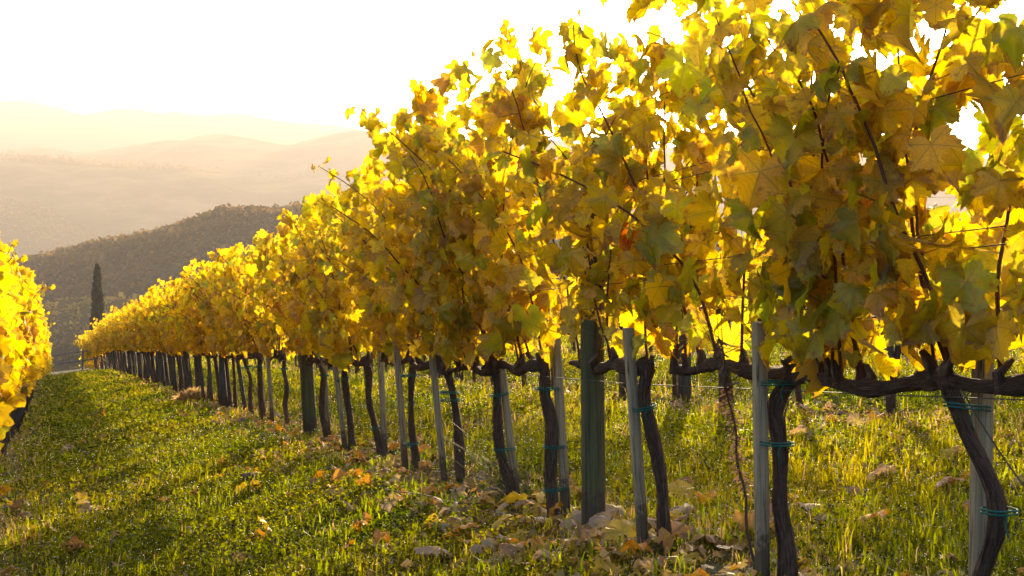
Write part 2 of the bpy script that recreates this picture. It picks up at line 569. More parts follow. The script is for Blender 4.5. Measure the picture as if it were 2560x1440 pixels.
def tree_clumps(mb, centres, radii, tall, ncard, cols, rs):
    """each crown is a ball of loose leaf clumps (quads)"""
    n = len(centres)
    d = rs.normal(size=(n, ncard, 3))
    d /= np.linalg.norm(d, axis=2)[..., None]
    rr = rs.uniform(0.55, 1.05, (n, ncard, 1)) * (1 + 0.25 * rs.normal(size=(n, ncard, 1)).clip(-1.5, 1.5))
    d[..., 2] = np.abs(d[..., 2]) * 0.9 - 0.2
    P = centres[:, None, :] + d * rr * radii[:, None, None] * np.array([1, 1, 1]) * np.stack([np.ones(n), np.ones(n), tall], 1)[:, None, :]
    P = P.reshape(-1, 3)
    m = len(P)
    s = np.repeat(radii, ncard) * rs.uniform(0.16, 0.34, m)
    a = rs.normal(size=(m, 3))
    a /= np.linalg.norm(a, axis=1)[:, None]
    b_ = np.cross(a, rs.normal(size=(m, 3)))
    b_ /= np.linalg.norm(b_, axis=1)[:, None]
    a, b_ = a * s[:, None], b_ * s[:, None] * 0.8
    v = np.stack([P - a, P - b_ * 0.9, P + a, P + b_], 1).reshape(-1, 3)
    f = np.arange(m * 4).reshape(-1, 4)
    col = np.repeat(cols, ncard, 0) * rs.uniform(0.85, 1.15, (m, 1))
    mb.add(v, None, f, None, np.repeat(col, 4, 0))


def wood(name, hill, px0, px1, u0, u1, n, r0, r1, ncard, palette, seed, label):
    rs = np.random.default_rng(seed)
    px, u = rs.uniform(px0, px1, n), rs.uniform(u0, u1, n)
    P = hill.pos(px, u)
    rad = rs.uniform(r0, r1, n) * rs.choice([0.7, 1, 1, 1.35], n)
    P[:, 2] -= rad * 0.7
    pal = np.array(palette)
    cols = pal[rs.integers(0, len(pal), n)]
    mb = MB()
    tree_clumps(mb, P, rad, rs.uniform(0.9, 1.3, n), ncard, cols, rs)
    return tag(link(name, mb.mesh(name, M_WOOD, flat=True)), label, 'woodland', None, 'stuff')


PAL = [(0.045, 0.040, 0.013), (0.065, 0.050, 0.015), (0.08, 0.055, 0.018), (0.10, 0.065, 0.02), (0.055, 0.042, 0.016)]
wood('woodland', hill_near, -60, 1000, 0.2, 0.75, 3300, 1.5, 2.4, 70, PAL, 11, 'dense hazy oak woodland covering the near hillside')
wood('woodland_spur', hill_spur, -100, 620, 0.35, 0.74, 650, 1.0, 1.7, 70, [(0.10, 0.09, 0.022), (0.13, 0.105, 0.025), (0.12, 0.085, 0.025)], 12, 'lighter scrubby wood on the low spur behind the cypress')
wood('woodland_knoll', hill_left, -150, 330, 0.3, 0.74, 1500, 3.0, 4.6, 50, [(0.065, 0.055, 0.018), (0.075, 0.06, 0.02)], 13, 'hazy wood on the rounded hill at the left edge')
# trees and groves on the farmland ridge
rs = np.random.default_rng(14)
mb = MB()
px = np.concatenate([rs.uniform(-50, 1000, 240), rs.normal(290, 14, 14), rs.normal(460, 20, 14), rs.uniform(160, 240, 30), rs.uniform(0, 500, 130)])
u = np.concatenate([rs.uniform(0.655, 0.71, 240), np.full(58, 0.7), rs.normal(0.54, 0.012, 130)])
P = hill_mid.pos(px, u)
rad = rs.uniform(2.0, 4.2, len(px))
P[:, 2] += rad * 0.3
tree_clumps(mb, P, rad, np.where(rs.uniform(size=len(px)) < 0.2, 2.2, 1.0), 24, np.array(PAL)[rs.integers(0, 5, len(px))], rs)
tag(link('ridge_groves', mb.mesh('ridge_groves', M_WOOD, flat=True)), 'tiny hazy trees dotted along the farmland ridge', 'woodland', None, 'stuff')
# slim cypresses standing on that ridge
M_CYPRESS = blade_material('cypress_foliage', 0.2, 0.0)


def cypress(name, x, y, z, h, w, seed, ncard, label, group=None):
    rs = np.random.default_rng(seed)
    root = link(name, None, None, (x, y, z))
    tag(root, label, 'cypress tree', group)
    mb = MB()
    tube(mb, [(0, 0, -0.3), (0, 0, h * 0.5), (0.0, 0, h * 0.9)], [w * 0.14, w * 0.09, w * 0.02], 6, 0.05)
    link('trunk', mb.mesh('cypress_trunk', M_STEM), root)
    t = rs.uniform(0.03, 1.0, ncard)
    prof = np.interp(t, [0, 0.06, 0.2, 0.5, 0.75, 0.9, 1.0], [0.35, 0.75, 0.95, 1.0, 0.72, 0.36, 0.03]) * w / 2
    ang = rs.uniform(0, 2 * math.pi, ncard)
    lump = 1 + 0.14 * np.sin(ang * 3 + t * 19) + 0.10 * np.sin(ang * 5 - t * 41 + 2)
    r = prof * lump * np.sqrt(rs.uniform(0.25, 1.0, ncard))
    base = np.stack([r * np.cos(ang), r * np.sin(ang), t * h * 0.95], 1)
    ln = rs.uniform(0.5, 1.0, ncard) * h * 0.045
    outw = np.stack([np.cos(ang), np.sin(ang), np.zeros(ncard)], 1)
    up = np.array([0, 0, 1.0]) + outw * rs.uniform(0.0, 0.42, (ncard, 1)) + rs.normal(0, 0.12, (ncard, 3))
    side = np.cross(up, rs.normal(size=(ncard, 3)))
    side /= np.linalg.norm(side, axis=1)[:, None]
    side *= ln[:, None] * 0.22
    v = np.stack([base - side, base + side, base + up * ln[:, None] * 0.6 + side * 0.9, base + up * ln[:, None]], 1).reshape(-1, 3)
    col = np.array([0.016, 0.022, 0.006]) * rs.uniform(0.6, 1.7, (ncard, 1))
    mb = MB()
    mb.add(v, None, np.arange(ncard * 4).reshape(-1, 4), None, np.repeat(col, 4, 0))
    link('crown', mb.mesh('cypress_crown', M_CYPRESS, flat=True), root)
    return root


yc = 92.0
pc = at_px(243, 655, yc)
zb = float(gz(pc[0], yc)) - 0.3
cypress('cypress_tree', pc[0], yc, zb, pc[2] - zb, 27 / F_PX * yc, 21, 9000, 'tall slim dark cypress standing alone behind the vineyard end')
pc = at_px(374, 712, yc + 8)
zb = float(gz(pc[0], yc + 8)) - 0.3
cypress('cypress_tree', pc[0], yc + 8, zb, pc[2] - zb, 17 / F_PX * yc, 22, 3000, 'small cypress tip showing above the right row of vines')
for i, (cpx, top) in enumerate([(6, 384), (117, 394), (124, 397), (130, 395), (137, 393), (143, 397)]):
    P = hill_mid.pos(cpx, 0.7)
    hh = (float(np.interp(cpx, hill_mid.pp[:, 0], hill_mid.pp[:, 1])) - top) / F_PX * 1300 + 2
    cypress('cypress_tree', P[0], P[1], P[2] - 1.5, hh + 1.5, 1.3 if i else 2.0, 30 + i, 260,
            'tiny hazy cypress alone on the ridge at the left edge' if i == 0 else 'one of the tiny hazy cypresses lined up along the distant ridge', None if i == 0 else 'cypresses on the distant ridge')

# ------------------------------------------------------------------ fence beyond the road
root = link('wooden_fence', None, None, (0, 0, 0))
tag(root, 'low two-rail wooden fence beyond the gravel road', 'fence')
fx = np.arange(-34, -8, 1.75)
fy = 61.5 - 0.10 * (fx + 20)
fz = gz(fx, fy)
for a, b_, c_ in zip(fx, fy, fz):
    mb = MB()
    box(mb, (0.085, 0.085, 1.35), (0, 0, 0.45), 0.012)
    link('fence_post', mb.mesh('fence_post', M_FENCE), root, (a, b_, c_))
for hgt in (0.98, 0.55):
    mb = MB()
    tube(mb, np.stack([fx, fy - 0.085, fz + hgt], 1), 0.035, 6)
    link('rail', mb.mesh('fence_rail', M_FENCE), root)

# ------------------------------------------------------------------ leaves
def leaf_template(n, curl, ring, rs):
    """one vine leaf, petiole joint at the origin, tip along +y, about 1.5 wide: vertices, triangles, quads, uv"""
    th = np.linspace(-166, 166, n)
    lob = np.array([0, 60, -60, 120, -120])
    amp = np.array([1.0, 0.90, 0.90, 0.72, 0.72]) * rs.uniform(0.93, 1.07, 5)
    r = np.full(n, 0.55)
    for l, a in zip(lob, amp):
        r = np.maximum(r, a * (1 - 0.27 * (np.abs(th - l) / 30.0) ** 1.4))
    r = np.where(np.abs(th) > 150, r * np.interp(np.abs(th), [150, 166], [1.0, 0.55]), r)
    if n >= 24:
        r = r * (1 + rs.uniform(0.025, 0.085, n) * np.where(np.arange(n) % 2 == 0, 1, -1)) * rs.uniform(0.97, 1.03, n)
        for _ in range(rs.integers(0, 3)):              # torn or eaten notches
            j = rs.integers(3, n - 4)
            r[j:j + 2] *= rs.uniform(0.55, 0.85)
    a = np.radians(th)
    ox, oy = r * np.sin(a), r * np.cos(a)
    if ring:
        X = np.concatenate([[0], ox * 0.5, ox])
        Y = np.concatenate([[0], oy * 0.5, oy])
    else:
        X, Y = np.concatenate([[0], ox]), np.concatenate([[0], oy])
    q = X * X + Y * Y
    cup, fold, wav, ph, tipd = curl
    Z = -cup * q + fold * np.abs(X) + wav * np.sin(5 * np.arctan2(X, Y) + ph) * q - tipd * np.clip(Y, 0, 2) ** 2
    v = np.stack([X, Y, Z], 1)
    k = np.arange(n - 1)
    f3 = np.stack([np.zeros(n - 1, int), 1 + k + 1, 1 + k], 1)
    f4 = np.stack([1 + k, 2 + k, 2 + k + n, 1 + k + n], 1) if ring else np.zeros((0, 4), int)
    return v, f3, f4, np.stack([X, Y], 1)


rl = np.random.default_rng(3)
CURLS = [(0.7, -0.2, 0.25, 0.5, 0.3), (0.1, 0.9, 0.15, 2.5, 0.1), (-0.3, 0.5, 0.28, 4.2, 0.5), (0.9, 0.3, 0.2, 3.3, -0.2), (0.2, 0.2, 0.3, 5.1, 0.6), (0.15, 0.1, 0.10, 0, 0.05), (0.3, -0.05, 0.14, 1, 0.1), (-0.15, 0.25, 0.12, 2, 0.2), (0.1, 0.4, 0.08, 3, 0.15), (0.45, 0.05, 0.16, 4, 0.0), (0.05, -0.25, 0.2, 5, 0.25), (0.25, 0.55, 0.1, 1.5, 0.1)]
T_HI = [leaf_template(45, c, True, rl) for c in CURLS]
T_MID = [leaf_template(27, c, False, rl) for c in CURLS]
T_LO = [leaf_template(15, c, False, rl) for c in CURLS]

LEAF_COLS = np.array([(0.60, 0.385, 0.016), (0.59, 0.345, 0.013), (0.55, 0.375, 0.018), (0.48, 0.37, 0.02), (0.36, 0.34, 0.016), (0.22, 0.27, 0.018), (0.50, 0.28, 0.015), (0.36, 0.17, 0.03), (0.35, 0.05, 0.012)])
LEAF_P = np.array([0.22, 0.17, 0.19, 0.18, 0.11, 0.05, 0.045, 0.025, 0.005])


def put_leaves(mb, templ, pos, tip, nrm, size, cols, rnd, rs):
    """pos/tip/nrm (n,3): joint, tip direction and blade normal of every leaf"""
    nrm = nrm / np.linalg.norm(nrm, axis=1)[:, None]
    tip = tip - nrm * np.sum(tip * nrm, 1)[:, None]
    tip /= np.linalg.norm(tip, axis=1)[:, None] + 1e-9
    sx = np.cross(tip, nrm)
    which = rs.integers(0, len(templ), len(pos))
    for w, (v, f3, f4, uv) in enumerate(templ):
        i = np.where(which == w)[0]
        if not len(i):
            continue
        B = np.stack([sx[i], tip[i], nrm[i]], 1)            # (m,3,3)
        asp = rs.uniform(0.9, 1.1, (len(i), 1, 1))
        vv = np.repeat(v[None], len(i), 0)
        vv = vv * np.concatenate([asp, np.ones_like(asp), rs.uniform(0.5, 1.5, (len(i), 1, 1))], 2)
        W = np.einsum('mvk,mkj->mvj', vv, B) * (size[i] / 1.5)[:, None, None] + pos[i][:, None, :]
        k, nv = len(i), len(v)
        o = (np.arange(k) * nv)[:, None, None]
        c4 = np.concatenate([cols[i], rnd[i][:, None]], 1)
        mb.add(W.reshape(-1, 3), (f3[None] + o).reshape(-1, 3), (f4[None] + o).reshape(-1, 4) if len(f4) else None, np.tile(uv, (k, 1)), np.repeat(c4, nv, 0))


SLOPE = -0.043                       # fall of the ground along the rows


TRUNK = {}


def make_vine(seed, templ, near, ncane=9, fill=120, top=1.95, green=0.0, bush=0.0, lean=0.0, mat=None, trunk_off=None, low=0.72, big=1.0):
    """parts of one vine in its own frame (x across the row, y along it, z up); returns the root Empty"""
    rs = np.random.default_rng(seed)
    root = link('grape_vine', None)
    CZ = 0.66
    # trunk and cordon arm
    mb = MB()
    n = 12 if near else 6
    wob = rs.normal(0, 0.013, (6, 2))
    if trunk_off is None:
        zs = np.array([-0.12, 0.08, 0.24, 0.40, 0.54, CZ - 0.03])
        pts = np.stack([wob[:, 0], wob[:, 1] - 0.03, zs], 1)
        pts[:, 1] += 0.03 + np.linspace(0, lean, 6)
    else:
        pts = np.array(trunk_off, float)
    pts = np.vstack([pts, pts[-1] + np.array([0, 0.03, 0.04])])
    kk = np.linspace(0, len(pts) - 1, 26 if near else 9)
    P = np.stack([np.interp(kk, np.arange(len(pts)), pts[:, a]) for a in range(3)], 1)
    for _ in range(2):
        P[1:-1] = (P[:-2] + 2 * P[1:-1] + P[2:]) / 4
    r = 0.0208 * rs.uniform(0.85, 1.2)
    rad = r * (1 + 0.55 * np.exp(-np.linspace(0, 6, len(P))) + 0.13 * np.sin(np.linspace(0, 9, len(P)) + seed) + 0.35 * np.exp(-((np.linspace(0, 1, len(P)) - 0.97) / 0.09) ** 2))
    if seed == 101:
        rad = rad * 0.82
        rad = rad * (1 + 0.55 * np.exp(-((P[:, 2] - 0.33) / 0.06) ** 2))
    tube(mb, P, rad, n, 0.19 if near else 0.08, seed)
    TRUNK[root.name] = P
    if near:                                       # shaggy strips of peeling bark
        for _ in range(46):
            t0 = rs.uniform(0.12, 0.92) * (len(P) - 1)
            a_, ln_ = rs.uniform(0, 2 * math.pi), rs.uniform(0.04, 0.13)
            kz = np.array([t0, t0 + ln_ / 0.03 * 0.5, t0 + ln_ / 0.03]).clip(0, len(P) - 1)
            ax_ = np.stack([np.interp(kz, np.arange(len(P)), P[:, c_]) for c_ in range(3)], 1)
            rr_ = np.interp(kz, np.arange(len(P)), rad) * np.array([1.02, 1.06, rs.uniform(1.1, 1.4)])
            av = a_ + rs.normal(0, 0.12, 3)
            o_ = np.stack([np.cos(av), np.sin(av), np.zeros(3)], 1)
            s_ = np.stack([-np.sin(av), np.cos(av), np.zeros(3)], 1) * rs.uniform(0.002, 0.005)
            c3 = ax_ + o_ * rr_[:, None]
            mb.add([c3[0] - s_[0], c3[0] + s_[0], c3[1] + s_[1], c3[1] - s_[1], c3[2] + s_[2] * 0.4, c3[2] - s_[2] * 0.4], None, [(0, 1, 2, 3), (3, 2, 4, 5)], np.stack([av[[0, 0, 1, 1, 2, 2]] / 6.28 + np.array([0, 0.03, 0.03, 0, 0.03, 0]), kz[[0, 0, 1, 1, 2, 2]] * 0.03], 1))
    mc = MB()
    y0, z0 = P[-1, 1], P[-1, 2]
    L = 0.76
    q = np.linspace(0, 1, 30 if near else 6)
    C = np.stack([P[-1, 0] * (1 - q) + 0.016 * np.sin(q * 7 + seed), y0 - 0.02 + q * L, z0 - 0.02 + SLOPE * q * L + 0.013 * np.sin(q * 9 + seed * 2) - 0.01], 1)
    knob = 1 + 0.45 * np.abs(np.sin(q * 10 + seed)) ** 6
    tube(mc, C, r * np.interp(q, [0, 0.5, 1], [0.95, 0.78, 0.5]) * knob, n, 0.2 if near else 0.06, seed + 5)
    canes = []
    cpos, cdir, cper = [], [], []
    for ci in range(ncane):
        yb = rs.uniform(0.0, 1.0) if ci > 1 else ci * 0.9
        b0 = np.array([np.interp(yb, q, C[:, 0]), np.interp(yb, q, C[:, 1]), np.interp(yb, q, C[:, 2]) + 0.01])
        if near:                                   # the pruned spur the cane grows from
            tube(mc, [b0 - np.array([0, 0, 0.025]), b0 + np.array([rs.normal(0, 0.01), rs.normal(0, 0.012), 0.02]), b0 + np.array([rs.normal(0, 0.014), rs.normal(0, 0.016), 0.05])], [0.018, 0.014, 0.007], 7, 0.2, seed + ci)
        ln = (top - CZ) * rs.uniform(0.70, 1.0)
        d = np.array([rs.normal(0, 0.12) - 0.02, rs.normal(0.12, 0.18), 1.0])
        d /= np.linalg.norm(d)
        pts_c, p_, steps = [b0], b0.copy(), 18
        bend = rs.normal(0, 0.04, 2)
        for s_ in range(steps):
            d = d + np.array([bend[0] + rs.normal(0, 0.075) - 0.35 * p_[0] * 0.25, bend[1] * 0.8 + rs.normal(0, 0.08) - 0.35 * max(0.0, p_[1] - 0.85) + 0.35 * max(0.0, -p_[1] - 0.1), -0.012 * (s_ > 9)])
            d /= np.linalg.norm(d)
            p_ = p_ + d * ln / steps
            pts_c.append(p_.copy())
        pts_c = np.array(pts_c)
        over = np.clip(pts_c[:, 2] - (top - 0.12), 0, None)
        pts_c[:, 2] -= over * 0.55
        canes.append(pts_c)
        m_ = int(ln / 0.030)
        tt = np.linspace(0.06, 1.0, m_)
        kq = tt * (len(pts_c) - 1)
        pp = np.stack([np.interp(kq, np.arange(len(pts_c)), pts_c[:, a]) for a in range(3)], 1)
        side = np.where(np.arange(m_) % 2 == 0, 1, -1)
        off = np.stack([side * rs.uniform(0.02, 0.13, m_), rs.normal(0, 0.07, m_), rs.uniform(-0.03, 0.05, m_)], 1) * np.interp(tt, [0, 0.7, 1], [1, 0.9, 0.4])[:, None]
        keep = rs.uniform(size=m_) < np.interp(tt, [0, 0.12, 0.3, 0.85, 1], [0.35, 0.75, 0.95, 0.9, 0.95])
        cpos.append((pp + off)[keep])
        cdir.append(off[keep])
        cper.append(tt[keep])
    pos, off, per = np.concatenate(cpos), np.concatenate(cdir), np.concatenate(cper)
    if fill:
        zf = low + (top - (0.10 if near else 0.2) - low) * (rs.beta(1.2, 1.15, fill) if near else rs.beta(1.15, 1.5, fill))
        wid = np.interp(zf, [low, low + 0.25, 1.4, top], [0.13, 0.24 + bush, 0.21 + bush, 0.10])
        sg = rs.choice([-1.0, 1.0], fill)
        fx_ = sg * wid * np.sqrt(rs.uniform(0.15, 1, fill))
        fp = np.stack([fx_, rs.uniform(-0.12, 0.92, fill), zf], 1)
        pos = np.vstack([pos, fp])
        off = np.vstack([off, np.stack([fx_, rs.normal(0, 0.05, fill), np.zeros(fill)], 1)])
        per = np.concatenate([per, rs.uniform(0.1, 0.7, fill)])
    if bush:
        nb = int(150 * bush / 0.2)
        fp = np.stack([rs.normal(0, 0.22, nb), rs.uniform(-0.1, 0.9, nb), rs.uniform(0.12, 1.0, nb)], 1)
        pos = np.vstack([pos, fp])
        off = np.vstack([off, fp * np.array([1, 0.2, 0])])
        per = np.concatenate([per, rs.uniform(0.1, 0.5, nb)])
    nl = len(pos)
    sgn = np.sign(pos[:, 0] + rs.normal(0, 0.05, nl))
    nrm = np.stack([sgn * rs.uniform(0.15, 1.0, nl), rs.normal(-0.1, 0.65, nl), rs.uniform(-0.2, 0.75, nl)], 1)
    tip = np.stack([sgn * 0.25 + rs.normal(0, 0.3, nl), rs.normal(0, 0.38, nl), -1.0 + rs.normal(0, 0.3, nl)], 1)
    size = np.interp(per, [0, 0.2, 0.7, 1.0], [0.092, 0.098, 0.084, 0.06]) * rs.lognormal(0, 0.28, nl).clip(0.6, 1.75) * big
    pr = LEAF_P.copy()
    pr[4:6] *= 1 + green
    pr /= pr.sum()
    ci = rs.choice(len(LEAF_COLS), nl, p=pr)
    gi = np.where(rs.uniform(size=nl) < 0.12 * np.clip((per - 0.75) * 4, 0, 1), 4, ci)
    cols = LEAF_COLS[gi] * rs.uniform(0.82, 1.12, (nl, 1)) * rs.uniform(0.95, 1.05, (nl, 3))
    ml = MB()
    put_leaves(ml, templ, pos, tip, nrm, size, cols, rs.uniform(size=nl), rs)
    if near:
        # petioles run from the cane to the joints of its leaves
        k = 0
        for pc_ in cpos:
            k += len(pc_)
        pt = pos[:k]
        st = pt - off[:k] - np.array([0, 0, 0.012])
        tv = rs.normal(size=(k, 3)) * 0.0016
        v = np.stack([st - tv, st + tv, pt + tv * 0.7, pt - tv * 0.7], 1).reshape(-1, 3)
        ml.add(v, None, np.arange(k * 4).reshape(-1, 4), None, (0.30, 0.11, 0.04))
    if near:
        link('trunk', mb.mesh('vine_trunk', M_BARK), root)
        link('cordon', mc.mesh('vine_cordon', M_BARK), root)
        for cp in canes:
            mk = MB()
            tube(mk, cp, np.linspace(0.0055, 0.0022, len(cp)) * rs.uniform(0.8, 1.2), 6, 0.05, seed)
            link('cane', mk.mesh('vine_cane', M_CANE), root)
        link('foliage', ml.mesh('vine_foliage', mat or M_LEAF), root)
    else:
        tr = MB()
        for src in (mb, mc):
            tr.add(np.concatenate(src.v), np.concatenate(src.f3) if src.f3 else None, np.concatenate(src.f4), np.concatenate(src.uv))
        link('trunk', tr.mesh('vine_trunk', M_BARK), root)
        mk = MB()
        for cp in canes:
            tube(mk, cp[::2], np.linspace(0.0065, 0.003, len(cp[::2])), 4, 0.0, seed, cap=False)
        link('canes', mk.mesh('vine_canes', M_CANE), root)
        link('foliage', ml.mesh('vine_foliage', mat or M_LEAF_FAR), root)
    return root


def add_tie(root, z, dlat, seed=0):
    """a green plastic tie looped round trunk and stake (the stake stands dlat across from the trunk)"""
    rs = np.random.default_rng(seed)
    P = TRUNK[root.name]
    tx, ty = np.interp(z, P[:, 2], P[:, 0]), np.interp(z, P[:, 2], P[:, 1])
    if dlat is None:                               # round the trunk alone
        x0, x1, dep = tx - 0.036, tx + 0.036, 0.036
        ty = ty * 2
    else:
        x0, x1, dep = min(tx - 0.033, dlat - 0.023), max(tx + 0.033, dlat + 0.023), 0.034 + abs(ty) * 0.4
    cx, r = (x0 + x1) / 2, (x1 - x0) / 2
    a = np.linspace(0, 2 * math.pi, 17)
    mb = MB()
    sl = rs.normal(0, 0.10)
    for k in range(2):
        tl = rs.normal(0, 0.005)
        ex = np.sign(np.cos(a)) * np.abs(np.cos(a)) ** 0.7
        tube(mb, np.stack([cx + r * ex, ty * 0.5 + dep * np.sign(np.sin(a)) * np.abs(np.sin(a)) ** 0.7, z + k * 0.008 + (sl + tl) * r * np.cos(a)], 1), 0.0026, 5, cap=False)
    e = np.array([cx - r * 0.2, ty * 0.5 - dep, z])
    tube(mb, [e, e + np.array([-0.012, -0.006, -0.02]), e + np.array([-0.004, -0.008, -0.05])], 0.002, 5)
    return link('tie', mb.mesh('plastic_tie', M_TIE), root)


def place(root, k, y, tilt=0.0, dx=0.0, dz=0.0, rz=0.0):
    x = row_x0(k) + ROW_DX * y + dx
    root.location = (x, y, float(gz(x, y)) + dz)
    root.rotation_euler = (0, tilt, HEAD + rz)
    return root


def y_of_px(px, k=0):
    return row_x0(k) / ((px - 1280) / F_PX - ROW_DX)


def stake_obj(h, w, near, label, group, k, y, tilt, dlat=0.0, fwd=0.0):
    mb = MB()
    box(mb, (w, w * 0.85, h + 0.2), (0, 0, h / 2 - 0.1), 0.003)
    o = link('vine_stake', mb.mesh('vine_stake', M_STAKE if near else M_FARWOOD))
    tag(o, label, 'stake', group)
    c_, s_ = math.cos(HEAD), math.sin(HEAD)
    x = row_x0(k) + ROW_DX * y + dlat * c_ - fwd * s_
    yy = y + dlat * s_ + fwd * c_
    o.location = (x, yy, float(gz(x, yy)))
    o.rotation_euler = (0, tilt, HEAD + rng.normal(0, 0.15))
    return o


# ------------------------------------------------------------------ the right-hand row
BASES = [(2900, 0.0), (2400, 0.0), (1958, 0.01), (1650, -0.06), (1388, -0.10), (1272, -0.14), (1150, -0.09), (1043, -0.06), (943, -0.10), (880, -0.09), (812, -0.06), (715, -0.02), (660, -0.07), (628, -0.08)]
NEAR_LABEL = [
    'vine at the right edge with bare cane leaning across the frame corner',
    'thick crooked vine with a swollen bend and two green ties, nearest on the right',
    'vine whose trunk stands tight behind the second square stake from the right',
    'straight-trunked vine just right of the thick green post',
    'vine with three green ties just left of the thick green post',
    'leaning vine second to the left of the thick green post',
    'vine third left of the thick green post, behind a slanting slim stake',
    'vine fourth left of the thick green post, trunk pressed against its stake',
    'vine with one low green tie, fifth left of the thick green post',
    'slim vine hidden behind a leaning stake, sixth left of the thick green post',
    'vine just right of the mossy second round post',
    'vine with a forked curved foot just left of the mossy second round post',
    'upright vine second beyond the mossy second round post',
    'thin wavy-trunked vine third beyond the mossy second round post']
G1 = 'vines of the right-hand row'
trunk1 = [(0.0, -0.06, -0.15), (0.01, -0.01, 0.06), (0.0, 0.03, 0.2), (-0.01, -0.035, 0.33), (0.0, 0.0, 0.46), (0.0, 0.03, 0.58)]
for i, (px, tilt) in enumerate(BASES):
    y = y_of_px(px)
    near = i < 14
    t_off = None
    if i == 1:
        t_off = [(0.01, -0.03, -0.3), (0.01, -0.035, 0.0), (0.015, -0.05, 0.18), (0.02, -0.12, 0.31), (0.02, -0.105, 0.39), (0.0, -0.03, 0.51), (0.0, 0.03, 0.61)]
    if i == 11:
        t_off = [(0.0, -0.14, -0.1), (0.0, -0.09, 0.08), (0.0, 0.03, 0.22), (0.02, -0.02, 0.36), (0.0, 0.06, 0.5), (0.0, 0.02, 0.62)]
    templ = T_HI if i < 8 else T_MID
    v = make_vine(100 + i, templ, True, ncane=[9, 7, 7, 7, 8, 8, 9, 9, 9, 9, 9, 9, 9, 9][i], fill=[135, 80, 105, 145, 165, 180, 195, 190, 190, 190, 190, 190, 190, 190][i], top=[2.0, 1.95, 2.08, 2.15, 2.16, 2.1, 2.0, 1.92, 1.90, 1.86, 1.88, 1.90, 1.88, 1.88][i], green=[1.4, 1.7, 1.1, 0.7, 0.3, 0.2, 0.1, 0, 0, 0, 0, 0.2, 0, 0][i], trunk_off=t_off, low=0.86 if i in (2, 3, 4) else 0.74, big=[1.06, 1.06, 1.02, 1.0, 1, 1, 1, 1, 1, 1, 1, 1, 1, 1][i])
    place(v, 0, y, tilt)
    tag(v, NEAR_LABEL[i], 'grape vine', G1)
    dl = [0, 0.055, -0.05, -0.045, 0.05, 0.05, -0.045, -0.045, 0.045, -0.045, 0.045, 0, -0.04, 0.04][i]
    heights = {1: (0.57, 0.34), 2: (0.42, 0.60), 3: (0.50,), 4: (0.55, 0.30, 0.12), 5: (0.52, 0.26), 6: (0.50, 0.46), 7: (0.56, 0.16), 8: (0.20,), 0: (0.5,)}
    for q_, zz in enumerate(heights.get(i, (0.53,))):
        add_tie(v, zz, dl if not (i == 1 and zz < 0.4) else None, i * 10 + q_)

# stakes of the near vines: (base pixel, tilt, height, width, across, label)
STAKES = [
    (2398, 0.02, 0.80, 0.042, 0.055, 0.0, 'pale square stake behind the thick crooked vine, nearest on the right'),
    (1944, -0.015, 0.79, 0.037, -0.05, 0.0, 'pale greenish square stake, second from the right, in front of its vine'),
    (1638, -0.075, 0.79, 0.036, -0.045, 0.0, 'tall pale stake just right of the thick green post'),
    (1388, -0.06, 0.80, 0.038, 0.05, 0.0, 'grey stake behind the vine just left of the thick green post'),
    (1268, -0.12, 0.78, 0.034, 0.05, 0.0, 'stake half hidden behind the leaning vine, second left of the thick green post'),
    (1133, -0.10, 0.82, 0.034, -0.045, 0.0, 'slanting slim stake third to the left of the thick green post'),
    (1032, -0.075, 0.84, 0.036, -0.045, 0.0, 'weathered stake fourth to the left of the thick green post'),
    (946, -0.05, 0.82, 0.034, 0.045, 0.0, 'stake behind the low-tied vine, fifth left of the thick green post'),
    (880, -0.12, 0.84, 0.036, -0.045, 0.0, 'leaning brown stake sixth to the left of the thick green post'),
    (808, -0.06, 0.82, 0.036, 0.045, 0.0, 'stake behind the vine just right of the mossy second round post'),
    (692, -0.07, 0.82, 0.034, -0.04, 0.0, 'thin stake just beyond the fork-footed vine, left of the mossy round post'),
    (652, -0.08, 0.82, 0.034, 0.04, 0.0, 'stake behind the upright vine second beyond the mossy round post')]
GS = 'stakes along the right-hand row'
for (px, tilt, h, w, dlat, fwd, lab) in STAKES:
    stake_obj(h, w, True, lab, GS, 0, float(y_of_px(px)), tilt, dlat, fwd)

# posts of the right-hand row
def post_obj(k, y, h, r, tilt, label, group, mat, dx=0.0, seed=0):
    mb = MB()
    zz = np.linspace(-0.25, h, 24)
    tube(mb, np.stack([0.004 * np.sin(zz * 5 + seed), 0.004 * np.cos(zz * 4), zz], 1), r * (1 + 0.05 * (1 - zz / h)), 20, 0.012, seed)
    o = link('round_post', mb.mesh('round_post', mat))
    tag(o, label, 'post', group)
    return place(o, k, y, tilt, dx)


GP = 'round posts of the right-hand row'
post_obj(0, y_of_px(1495), 1.55, 0.046, 0.0, 'thick round green-stained wooden post in the foreground of the row', GP, M_POST, -0.02, 1)
post_obj(0, y_of_px(776), 1.5, 0.055, -0.05, 'second thick round mossy post along the right-hand row', GP, M_POST, 0, 2)
post_obj(0, y_of_px(562), 1.45, 0.055, -0.03, 'third round post along the right-hand row, greyish', GP, M_FARWOOD, 0, 3)
post_obj(0, y_of_px(457), 1.45, 0.055, -0.02, 'fourth round post along the right-hand row, beside a dry tuft', GP, M_FARWOOD, 0, 4)
for px in (395, 352, 325):
    post_obj(0, y_of_px(px), 1.4, 0.05, rng.normal(0, 0.03), 'far grey round post among the crowded trunks of the right-hand row', GP, M_FARWOOD, 0, px)

